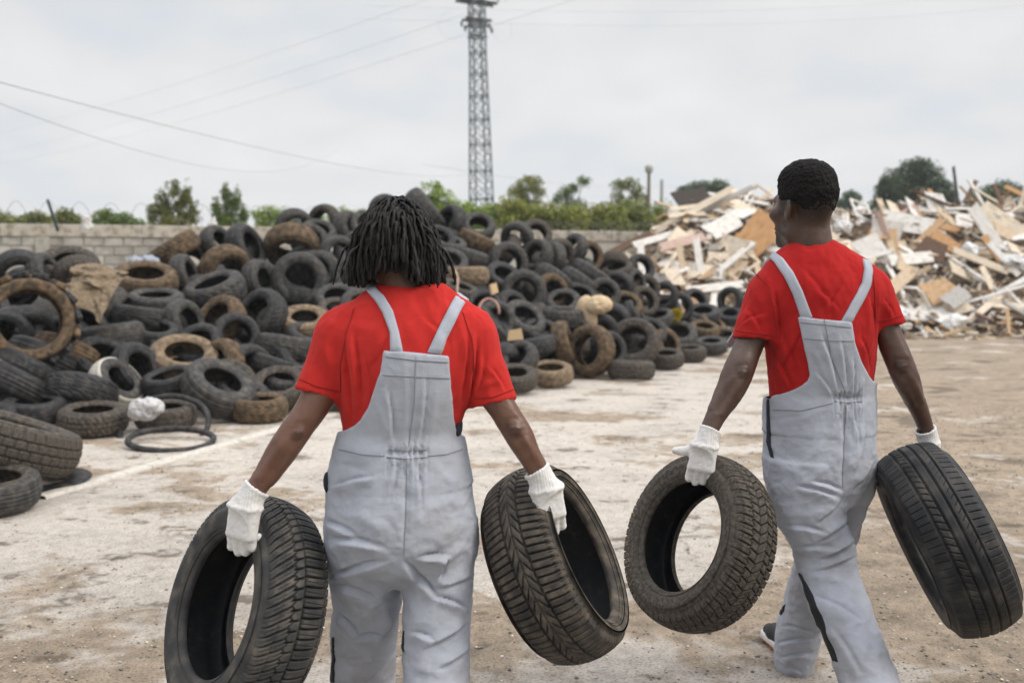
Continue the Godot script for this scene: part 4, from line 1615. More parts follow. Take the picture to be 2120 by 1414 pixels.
func dreadlocks(_m: Figure, o: Node3D, c: Vector3, hb: Basis) -> void:
	rng.seed = 314
	var v := PackedVector3Array()
	var idx := PackedInt32Array()
	var r := Vector3(0.078, 0.100, 0.098)
	var wig := noise(88, 1.0, 2)
	var made := 0
	var k := 0
	var shade := PackedColorArray()
	while made < 700 and k < 2000:
		k += 1
		# roots spread evenly over the scalp above the hairline
		var y := 1.0 - 1.45 * (k % 760 + 0.5) / 760.0
		var a := k * 2.39996
		var s := sqrt(maxf(0.0, 1.0 - y * y))
		var n := Vector3(cos(a) * s, y, sin(a) * s)
		if n.z < -0.45 and y < 0.25:
			continue
		made += 1
		var p := c + hb * (n * r)
		var g := (hb * Vector3(n.x / r.x, n.y / r.y, n.z / r.z)).normalized()
		var length := rng.randf_range(0.17, 0.25) + 0.10 * maxf(y, 0.0)
		var rad := rng.randf_range(0.0028, 0.0047)
		var away := rng.randf_range(0.002, 0.023)
		var turn := rng.randf() * TAU
		var flat := Vector3(n.x, 0, n.z).normalized().lerp(Vector3(cos(turn), 0, sin(turn)), smoothstep(0.6, 0.95, y)).normalized()
		var dir := (g * (0.55 - 0.45 * smoothstep(0.3, 0.9, y)) + flat * (0.25 + 0.5 * smoothstep(0.3, 0.9, y)) + Vector3(rng.randfn(), rng.randfn() * 0.4, rng.randfn()) * 0.20).normalized()
		var path := PackedVector3Array([p - g * 0.006])
		var radii := PackedFloat32Array([rad * 0.9])
		var step := 0.009
		var ph := rng.randf() * 50.0
		var droop := rng.randf_range(0.26, 0.46) * (0.5 if rng.randf() < 0.03 else 1.0)
		for q in int(length / step):
			dir = dir.lerp(Vector3(0, -1, 0), droop).normalized()
			dir += Vector3(wig.get_noise_2d(q * 0.22, ph), 0, wig.get_noise_2d(q * 0.22, ph + 90.0)) * 0.17
			dir = dir.normalized()
			p += dir * step
			# stay outside the skull and the neck
			var e := ellipsoid(p, c, hb, r) - away
			if e < 0.0:
				var w := hb * ((p - c) * hb / (r * r))
				p -= w.normalized() * e
			var low := c.y - 0.044 - 0.040 * absf(sin(ph)) - 0.036 * smoothstep(0.015, 0.075, absf(p.x - c.x + 0.008))
			if p.y < low:
				break
			path.append(p + Vector3(rng.randfn(), rng.randfn(), rng.randfn()) * 0.0009)
			radii.append(rad * (1.0 + 0.14 * rng.randfn() + 0.16 * sin(q * 1.9 + ph) + 0.10 * sin(q * 3.7 + ph)) * (0.72 if q == int(length / step) - 1 else 1.0))
		if path.size() > 3:
			radii[path.size() - 1] *= 0.6
			add_tube(v, idx, path, radii, 6)
			var w := rng.randf_range(0.45, 1.5)
			while shade.size() < v.size():
				shade.append(Color(w, w * 0.97, w * 0.96))
	# a cap under the locks; the shade between them is put into its colour
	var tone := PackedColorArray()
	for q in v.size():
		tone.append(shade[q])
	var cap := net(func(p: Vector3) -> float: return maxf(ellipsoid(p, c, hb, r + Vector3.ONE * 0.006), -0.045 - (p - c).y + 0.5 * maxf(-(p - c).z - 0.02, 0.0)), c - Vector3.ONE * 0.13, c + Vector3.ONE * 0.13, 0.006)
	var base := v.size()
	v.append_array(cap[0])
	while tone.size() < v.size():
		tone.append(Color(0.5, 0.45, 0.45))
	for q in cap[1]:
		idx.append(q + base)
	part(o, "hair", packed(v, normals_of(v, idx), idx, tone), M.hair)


func man_with_short_hair() -> void:
	people_materials()
	var m := Figure.new()
	m.z0 = -3.3
	m.root = Vector3(on_plane(1697, 900, m.z0).x, 0, m.z0)
	m.torso = loft(m, [
		[506, 1640, 1724, -0.012, 0.062], [522, 1622, 1752, -0.012, 0.080], [548, 1600, 1790, -0.006, 0.102], [590, 1588, 1808, 0.0, 0.126], [640, 1588, 1812, 0.004, 0.138], [700, 1589, 1812, 0.006, 0.140],
		[760, 1591, 1808, 0.002, 0.134], [820, 1595, 1802, 0.0, 0.126], [870, 1597, 1798, 0.0, 0.124], [940, 1597, 1798, 0.0, 0.124]])
	m.shoulders = limb(m, [[1594, 614, 0.0, 0.068], [1655, 548, -0.012, 0.050], [1716, 546, -0.012, 0.050], [1800, 604, 0.0, 0.062]], 0.02)
	m.sleeves = [limb(m, [[1594, 614, 0.0, 0.068], [1576, 660, 0.012, 0.070], [1562, 705, 0.025, 0.0715], [1556, 730, 0.03, 0.072]]), limb(m, [[1800, 604, 0.0, 0.062], [1824, 640, 0.01, 0.056], [1844, 675, 0.02, 0.0495], [1856, 698, 0.025, 0.048]])]
	m.hems = [[joint(m, 1562, 703, 0.025), Vector3(-0.12, -0.98, 0.12).normalized()], [joint(m, 1843, 674, 0.02), Vector3(0.20, -0.97, 0.10).normalized()]]
	m.hips = loft(m, [
		[795, 1604, 1794, 0.0, 0.116], [815, 1595, 1802, 0.0, 0.128], [840, 1590, 1805, 0.0, 0.135], [880, 1587, 1808, 0.004, 0.142], [920, 1585, 1811, 0.01, 0.150], [960, 1586, 1810, 0.014, 0.152], [1000, 1592, 1802, 0.008, 0.146], [1035, 1606, 1788, 0.0, 0.125]])
	m.legs = [
		loft(m, [[950, 1590, 1752, 0.035, 0.124], [1010, 1592, 1749, 0.05, 0.122], [1060, 1603, 1748, 0.055, 0.116], [1090, 1615, 1755, 0.06, 0.112], [1130, 1639, 1768, 0.07, 0.106], [1170, 1652, 1771, 0.09, 0.102], [1210, 1663, 1785, 0.13, 0.098], [1250, 1675, 1801, 0.18, 0.096], [1331, 1714, 1829, 0.26, 0.092], [1411, 1736, 1861, 0.33, 0.092], [1500, 1770, 1900, 0.40, 0.090], [1590, 1800, 1920, 0.45, 0.088]]),
		loft(m, [[950, 1722, 1808, -0.03, 0.12], [1010, 1704, 1802, -0.05, 0.12], [1050, 1690, 1788, -0.09, 0.112], [1100, 1668, 1774, -0.14, 0.106], [1150, 1655, 1758, -0.19, 0.10], [1200, 1640, 1738, -0.23, 0.096], [1250, 1627, 1715, -0.26, 0.092], [1291, 1614, 1702, -0.29, 0.088], [1331, 1606, 1694, -0.31, 0.085], [1371, 1607, 1684, -0.33, 0.082], [1407, 1611, 1672, -0.34, 0.078], [1430, 1612, 1672, -0.345, 0.078]])]
	m.cuffs = [0.06, joint(m, 1640, 1404, -0.34).y]
	m.bib_l = [[620.0, 1650.0], [662.0, 1654.0], [713.0, 1664.0], [751.0, 1673.0], [777.0, 1677.0], [789.0, 1673.0], [798.0, 1662.0], [808.0, 1645.0], [815.0, 1625.0], [820.0, 1600.0], [824.0, 1570.0], [832.0, 1500.0]]
	m.bib_r = [[620.0, 1760.0], [666.0, 1764.0], [709.0, 1770.0], [747.0, 1783.0], [777.0, 1798.0], [790.0, 1808.0], [798.0, 1840.0], [806.0, 1900.0]]
	m.bib_top = [1654.0, 656.0, 1766.0, 668.0]
	m.centre = joint(m, 1700, 818, 0.0).y
	m.gather = [1730.0, 1784.0, 824.0, 7.0]
	m.skin_parts = [
		limb(m, [[1684, 560, -0.015, 0.068], [1680, 512, -0.012, 0.0635], [1674, 476, -0.015, 0.061], [1670, 445, -0.02, 0.064]], 0.03),
		limb(m, [[1594, 616, 0.0, 0.056], [1562, 690, 0.025, 0.0490], [1547, 724, 0.04, 0.0465], [1531, 764, 0.07, 0.0490], [1515, 800, 0.085, 0.0480], [1493, 843, 0.11, 0.0370], [1472, 884, 0.135, 0.0280], [1462, 908, 0.145, 0.0265], [1459, 917, 0.147, 0.0210]], 0.02),
		limb(m, [[1800, 606, 0.0, 0.055], [1838, 682, 0.02, 0.0420], [1849, 715, 0.03, 0.0430], [1867, 757, 0.04, 0.0435], [1883, 798, 0.04, 0.0405], [1901, 842, 0.005, 0.0310], [1915, 876, -0.015, 0.0260], [1922, 898, -0.025, 0.0250], [1924, 905, -0.028, 0.0200]], 0.02),
		Chain.new([joint(m, 1650, 640, -0.01), joint(m, 1750, 640, -0.01)], [0.1, 0.1]),
		Chain.new([joint(m, 1660, 760, -0.01), joint(m, 1735, 760, -0.01)], [0.1, 0.1])]
	m.shirt_creases = [
		[1600, 600, 1612, 720, 6, 8, 1], [1620, 700, 1650, 800, 4, 10, 1], [1604, 740, 1640, 815, 5, 9, 1], [1800, 620, 1806, 720, 6, 9, 1], [1780, 700, 1800, 770, 5, 9, 1], [1660, 560, 1720, 640, 3, 12, 1], [1740, 560, 1700, 640, 3, 13, 1],
		[1700, 520, 1760, 600, 2.5, 14, 0], [1545, 640, 1575, 690, 4, 8, 1], [1560, 600, 1590, 660, 3, 8, 0], [1540, 670, 1590, 650, 3, 7, 1], [1830, 620, 1850, 660, 4, 7, 1], [1690, 600, 1740, 650, 3, 9, 1], [1720, 640, 1750, 590, 3, 8, 1], [1655, 690, 1610, 770, 4, 9, 1]]
	m.creases = [
		[1700, 690, 1735, 815, 5, 9, 1], [1685, 720, 1722, 815, 4, 8, 0], [1740, 700, 1752, 812, 4, 7, 1], [1765, 740, 1765, 815, 4, 7, 1], [1690, 770, 1725, 822, 4, 7, 1], [1790, 780, 1770, 820, 4, 6, 0],
		[1750, 850, 1746, 1020, -7, 7, 0], [1765, 850, 1774, 930, 4, 7, 1], [1735, 850, 1722, 900, 3, 7, 1], [1700, 850, 1640, 870, 3, 12, 0], [1600, 870, 1680, 860, -2, 7, 0],
		[1740, 880, 1640, 985, 4, 9, 0], [1720, 960, 1655, 1010, 3, 9, 0], [1680, 1000, 1745, 1020, 8, 10, 1], [1612, 960, 1680, 1000, 4, 14, 0], [1650, 1010, 1740, 1035, 7, 10, 1], [1740, 1030, 1690, 1080, 6, 11, 1],
		[1610, 1060, 1680, 1075, 5, 12, 0], [1635, 1090, 1720, 1110, 6, 10, 1], [1755, 1075, 1690, 1120, 6, 10, 1], [1655, 1135, 1740, 1140, 6, 9, 1], [1768, 1120, 1700, 1155, 8, 8, 1], [1768, 1150, 1690, 1180, 5, 9, 1], [1660, 1195, 1740, 1205, 4, 12, 0],
		[1690, 1240, 1780, 1290, 5, 12, 1], [1720, 1300, 1780, 1400, 5, 12, 1], [1800, 1330, 1760, 1400, 4, 12, 0], [1620, 1300, 1680, 1310, 5, 9, 1], [1612, 1335, 1690, 1325, 6, 9, 1], [1620, 1365, 1680, 1355, 6, 8, 1], [1630, 1385, 1660, 1395, 4, 7, 1], [1790, 880, 1770, 980, 5, 9, 1], [1805, 960, 1765, 1010, 5, 9, 1]]
	var o := thing("person", "taller man with short hair in red T-shirt and grey dungarees, striding away with two tyres", "person", Transform3D(Basis.IDENTITY, m.root), "two men carrying tyres")
	var yaw := deg_to_rad(34.0)
	var f := Vector3(-sin(yaw), 0.0, -cos(yaw))
	var l := Vector3(-cos(yaw), 0.0, sin(yaw))
	var hb := Basis(-l, Vector3.UP, -f)     # x to his right, y up, -z ahead
	var c := joint(m, 1664, 434, -0.02)
	var s := 1.06
	# head features as [right, up, ahead] from between the ears
	var hf := func(p: Vector3) -> float:
		var q := (p - c) * hb / s
		q.z = -q.z
		var I := Basis.IDENTITY
		var ax := Vector3(absf(q.x), q.y, q.z)
		var d := ellipsoid(q, Vector3(0, 0.034, -0.012), I, Vector3(0.076, 0.092, 0.098))
		d = smin(d, ellipsoid(q, Vector3(0, -0.042, 0.034), I, Vector3(0.058, 0.072, 0.062)), 0.03)
		d = smin(d, (q - Vector3(0, -0.100, 0.072)).length() - 0.026, 0.03)
		d = smin(d, (ax - Vector3(0.047, -0.014, 0.064)).length() - 0.024, 0.02)
		d = smin(d, (ax - Vector3(0.050, -0.075, 0.015)).length() - 0.018, 0.025)
		d = smin(d, (ax - Vector3(0.022, 0.032, 0.080)).length() - 0.016, 0.018)
		d = maxf(d, -((ax - Vector3(0.033, 0.010, 0.104)).length() - 0.015))
		d = smin(d, (ax - Vector3(0.032, 0.011, 0.078)).length() - 0.0135, 0.004)
		d = smin(d, (q - Vector3(0, -0.020, 0.108)).length() - 0.0165, 0.012)
		d = smin(d, (q - Vector3(0, 0.008, 0.100)).length() - 0.011, 0.016)
		d = smin(d, (ax - Vector3(0.013, -0.024, 0.100)).length() - 0.010, 0.008)
		d = smin(d, ellipsoid(q, Vector3(0, -0.056, 0.094), I, Vector3(0.024, 0.0075, 0.012)), 0.006)
		d = smin(d, ellipsoid(q, Vector3(0, -0.070, 0.092), I, Vector3(0.021, 0.0085, 0.012)), 0.006)
		# ears: a shell with a rim and a hollow
		var e := ax - Vector3(0.085, -0.004, -0.012)
		e = Basis(Vector3.UP, 0.6) * Basis(Vector3.RIGHT, 0.15) * e
		var ear := ellipsoid(e, Vector3.ZERO, I, Vector3(0.0095, 0.033, 0.0205))
		ear = maxf(ear, -ellipsoid(e, Vector3(0.009, 0.004, 0.003), I, Vector3(0.0085, 0.020, 0.0115)))
		d = smin(d, ear, 0.006)
		d *= s
		d = smin(d, m.skin_parts[0].d(p), 0.03)
		return maxf(d, joint(m, 1680, 512, 0.0).y - p.y)
	var bf := func(p: Vector3) -> float: return maxf(skin_field(m, p), p.y - joint(m, 1680, 508, 0.0).y)
	var body := joined_nets([net(bf, Vector3(-0.46, 0.8, -0.2), Vector3(0.44, 1.7, 0.2), 0.0055), net(hf, c - Vector3(0.15, 0.17, 0.16), c + Vector3(0.14, 0.17, 0.14), 0.0032)])
	m.elbows = [joint(m, 1538, 772, 0.11), joint(m, 1866, 760, 0.075)]
	var stubble := noise(87, 1.0, 3)
	var tint := func(p: Vector3, _n: Vector3) -> Color:
		var q := (p - c) * hb / s
		q.z = -q.z
		if p.y < c.y - 0.16:
			return elbow_tint(m, p)
		var n := 0.014 * stubble.get_noise_3d(p.x * 60.0, p.y * 60.0, p.z * 60.0)
		# clipped nape and sides, sideburn, beard along the jaw, eyebrow: hair grows here, so the skin is dark
		var k := smoothstep(-0.064, -0.012, q.y + n) * smoothstep(0.050, 0.020, q.z + n) * (1.0 if q.z < -0.03 or q.y > 0.012 else 0.0)
		k = maxf(k, smoothstep(0.012, 0.0, absf(q.z - 0.022) - 0.012 + n) * smoothstep(-0.03, -0.01, q.y))
		k = maxf(k, smoothstep(-0.050, -0.066, q.y + n + 0.25 * absf(q.x)) * smoothstep(0.018, 0.035, q.z + n))
		k = maxf(k, smoothstep(-0.02, -0.05, q.y) * smoothstep(0.016, 0.0, absf(q.z - 0.022 - 0.3 * (-0.03 - q.y)) - 0.008 + n))
		return Color.WHITE.lerp(Color(0.16, 0.17, 0.19), k * 0.9)
	part(o, "body", skin(body, func(p: Vector3, n: Vector3) -> float: return arm_push(m, p, n), tint), M.skin_b)
	var curl := noise(89, 95.0, 2, FastNoiseLite.TYPE_SIMPLEX)
	var curl2 := noise(90, 42.0, 2)
	# hair: thick on top, thinning to the nape
	var hair := func(p: Vector3) -> float:
		var q := (p - c) * hb / s
		q.z = -q.z
		var t := 0.0005 + 0.0085 * smoothstep(0.012, 0.06, q.y) + 0.020 * smoothstep(0.25, 0.95, (q - Vector3(0, 0.034, -0.012)).normalized().y)
		var d := ellipsoid(q, Vector3(0, 0.034, -0.012), Basis.IDENTITY, Vector3(0.076, 0.092, 0.098) + Vector3.ONE * t)
		var line := 0.014 - q.y + 0.004 * curl2.get_noise_3dv(p) + 0.10 * smoothstep(0.03, 0.075, q.z) + 0.014 * smoothstep(-0.05, 0.0, q.z)
		line -= 0.020 * smoothstep(-0.03, -0.06, q.z)
		return maxf(d, line) * s
	part(o, "hair", skin(net(hair, c - Vector3(0.14, 0.06, 0.14), c + Vector3(0.14, 0.17, 0.14), 0.0027), func(p: Vector3, _n: Vector3) -> float: return 0.0030 * curl.get_noise_3dv(p) + 0.0030 * curl2.get_noise_3dv(p)), M.hair_short)
	var fields := dress(m, o, M.red_deep, M.grey)
	var sf: Callable = fields.shirt
	var df: Callable = fields.dungarees
	collar(o, joint(m, 1674, 512, -0.02), 0.086, 0.080, f, 0.055, 0.0, M.red_deep)
	for e in [[[1522, 684], [1562, 690], [1604, 695]], [[1817, 664], [1844, 661], [1868, 653]], [[1560, 562], [1592, 592], [1604, 640], [1608, 696]], [[1806, 560], [1812, 610], [1814, 660]]]:
		seam(m, o.get_node("t_shirt"), sf, fields.shirt_push, e, 1.5, M.red_seam)
	var d := o.get_node("dungarees")
	var x0 := joint(m, 1590, 525, 0).x
	var x1 := joint(m, 1786, 530, 0).x
	part(d, "shoulder_strap", sheet_on(m, sf, fields.shirt_push, [[1661, 662, 1683, 656], [1643, 611, 1663, 603], [1624, 573, 1644, 565], [1605, 545, 1624, 538], [1592, 533, 1609, 526]], 0.007, 5, 6, [[x0, x0 + 0.030, -0.03], [x0 - 0.004, x0 + 0.028, -0.09]]), M.grey_plain)
	part(d, "shoulder_strap", sheet_on(m, sf, fields.shirt_push, [[1741, 666, 1762, 670], [1770, 615, 1786, 624], [1785, 586, 1801, 592], [1789, 558, 1806, 561], [1786, 540, 1803, 543]], 0.007, 5, 6, [[x1, x1 + 0.028, -0.03], [x1 - 0.004, x1 + 0.026, -0.09]]), M.grey_plain)
	seam(m, d, df, fields.push, [[1657, 667], [1710, 672], [1763, 678]], 1.6)
	seam(m, d, df, fields.push, [[1666, 700], [1715, 705], [1769, 706]], 1.3)
	seam(m, d, df, fields.push, [[1708, 662], [1722, 740], [1752, 815]], 1.4)
	seam(m, d, df, fields.push, [[1730, 817], [1756, 822], [1786, 818]], 1.6)
	seam(m, d, df, fields.push, [[1728, 830], [1756, 834], [1788, 830]], 1.6)
	seam(m, d, df, fields.push, [[1752, 838], [1750, 930], [1746, 1010]], 1.6)
	seam(m, d, df, fields.push, [[1600, 848], [1660, 850], [1726, 834]], 1.2)
	part(d, "side_placket", sheet_on(m, df, fields.push, [[1590, 826, 1594, 826], [1590, 870, 1595, 872], [1592, 915, 1599, 918], [1599, 948, 1605, 950]], 0.004, 4, 6), M.navy)
	part(d, "inset_stripe", sheet_on(m, df, fields.push, [[1657, 1187, 1660, 1186], [1672, 1235, 1684, 1231], [1692, 1283, 1706, 1280], [1722, 1367, 1738, 1371]], 0.003, 4, 8), M.dark_cloth)
	part(d, "inset_stripe", sheet_on(m, df, fields.push, [[1625, 1253, 1628, 1251], [1618, 1264, 1623, 1266], [1616, 1272, 1618, 1274]], 0.003, 3, 4), M.dark_cloth)
	part(d, "strap_end", block_mesh(Vector3(0.034, 0.055, 0.007), 0.003), M.grey_plain, Transform3D(Basis.from_euler(Vector3(0.2, 0.5, -0.55)), joint(m, 1520, 700, -0.09)))
	glove(m, o, joint(m, 1461, 916, 0.15), Vector3(-0.16, -0.98, 0.05), Vector3(-0.22, 0.10, 0.97), joint(m, 1462, 908, 0.145) - joint(m, 1474, 880, 0.133), 1.0, [0.35, 1.4, 1.2], [[0.018, 0.016, -0.006], [0.046, 0.036, -0.010], [0.068, 0.042, -0.010], [0.090, 0.044, -0.008]], M.knit, M.dots)
	glove(m, o, joint(m, 1924, 912, -0.028), Vector3(0.20, -0.96, -0.05), Vector3(0.80, 0.15, 0.50), joint(m, 1922, 898, -0.025) - joint(m, 1914, 874, -0.015), -1.0, [0.35, 1.4, 1.2], [[0.016, 0.02, -0.012], [0.036, 0.045, -0.024], [0.040, 0.072, -0.036], [0.034, 0.092, -0.044]], M.knit, M.dots)
	var heel := joint(m, 1648, 1412, -0.36)
	heel.y = 0.004
	heel.x += 0.025
	shoe(o, heel, heel + Vector3(-0.07, 0.012, -0.27), M.shoe_black, M.sole_white, M.sole_orange)
	var heel2 := Vector3(joint(m, 1850, 1600, 0.44).x, 0.05, 0.44)
	shoe(o, heel2, heel2 + Vector3(-0.12, -0.045, -0.22), M.shoe_black, M.sole_white, M.sole_orange)

# ---------------------------------------------------------------- heaps: [column px, depth of the foot, depth of the crest, height of the crest]
const TYRE_HEAP := [[-200, 7.6, 11.0, 1.5], [100, 8.6, 12.0, 1.6], [300, 9.0, 13.5, 2.0], [560, 9.8, 15.0, 2.3], [700, 10.3, 15.6, 2.45], [870, 11.0, 16.0, 2.75], [980, 11.4, 16.0, 2.25], [1080, 11.8, 16.3, 2.05], [1200, 12.8, 17.0, 1.85], [1300, 13.2, 17.8, 1.6], [1340, 14.0, 18.0, 1.3], [1400, 15.0, 18.5, 0.95], [1480, 16.5, 19.0, 0.62], [1560, 18.0, 20.0, 0.3]]
const TIMBER_HEAP := [[1260, 20.5, 23.0, 1.7], [1340, 20.0, 24.0, 2.3], [1400, 20.0, 25.0, 3.15], [1510, 20.5, 25.5, 3.45], [1620, 21.0, 26.0, 3.3], [1740, 21.5, 26.5, 2.95], [1850, 21.6, 27.0, 3.05], [2000, 21.6, 27.0, 3.25], [2120, 21.4, 27.0, 3.5], [2400, 21.4, 27.0, 3.4]]


func heap_row(heap: Array, px: float) -> Array:
	for k in heap.size() - 1:
		if px <= heap[k + 1][0] or k == heap.size() - 2:
			var f := clampf((px - heap[k][0]) / (heap[k + 1][0] - heap[k][0]), 0.0, 1.0)
			return [lerpf(heap[k][1], heap[k + 1][1], f), lerpf(heap[k][2], heap[k + 1][2], f), lerpf(heap[k][3], heap[k + 1][3], f)]
	return []


func heap_depth(heap: Array, px: float, py: float) -> float:
	var h := heap_row(heap, px)
	var s: float = h[2] / (h[1] - h[0])
	return clampf((CAM.y + s * h[0]) / (s - ray(px, py).y), h[0] - 0.3, h[1] + 0.6)


const ORDINAL := ["", "second", "third", "fourth", "fifth", "sixth", "seventh", "eighth", "ninth", "tenth", "eleventh", "twelfth", "thirteenth", "fourteenth", "fifteenth", "sixteenth", "seventeenth", "eighteenth", "nineteenth", "twentieth"]


# items: [node, label stem, px]; like stems get an order counted from a landmark
func number_labels(items: Array, tail_first: String, tail: String) -> void:
	var by := {}
	for it in items:
		if not by.has(it[1]):
			by[it[1]] = []
		by[it[1]].append(it)
	for stem in by:
		var l: Array = by[stem]
		l.sort_custom(func(a, b): return a[2] < b[2])
		for k in l.size():
			var label: String = stem
			if l.size() > 1:
				label += ", " + (tail_first if k == 0 else "%s from %s" % [ORDINAL[mini(k, 19)], tail])
			l[k][0].set_meta("label", label)


const TYRE_MARKS := [["the tractor tyre", 60, 640], ["the burlap sheet", 165, 600], ["the plastic bag", 298, 837], ["the thin rings", 345, 925], ["the truck tyre", 30, 925], ["the block wall", 360, 500],
	["the dreadlocks", 780, 500], ["the dreadlocked man", 640, 800], ["the foam sacks", 1229, 639], ["the yellow tub", 1398, 656], ["the crate wood", 1066, 690], ["the wall panels", 1180, 510], ["the timber heap", 1400, 590], ["the bare yard", 1260, 790]]


func near_mark(px: float, py: float) -> String:
	var best := 1e9
	var said := ""
	for t in TYRE_MARKS:
		var d := Vector2(px - t[1], (py - t[2]) * 1.3).length()
		if d < best:
			best = d
			said = ("above " if py < t[2] - 45 else "below " if py > t[2] + 45 else "beside ") + t[0]
	return said


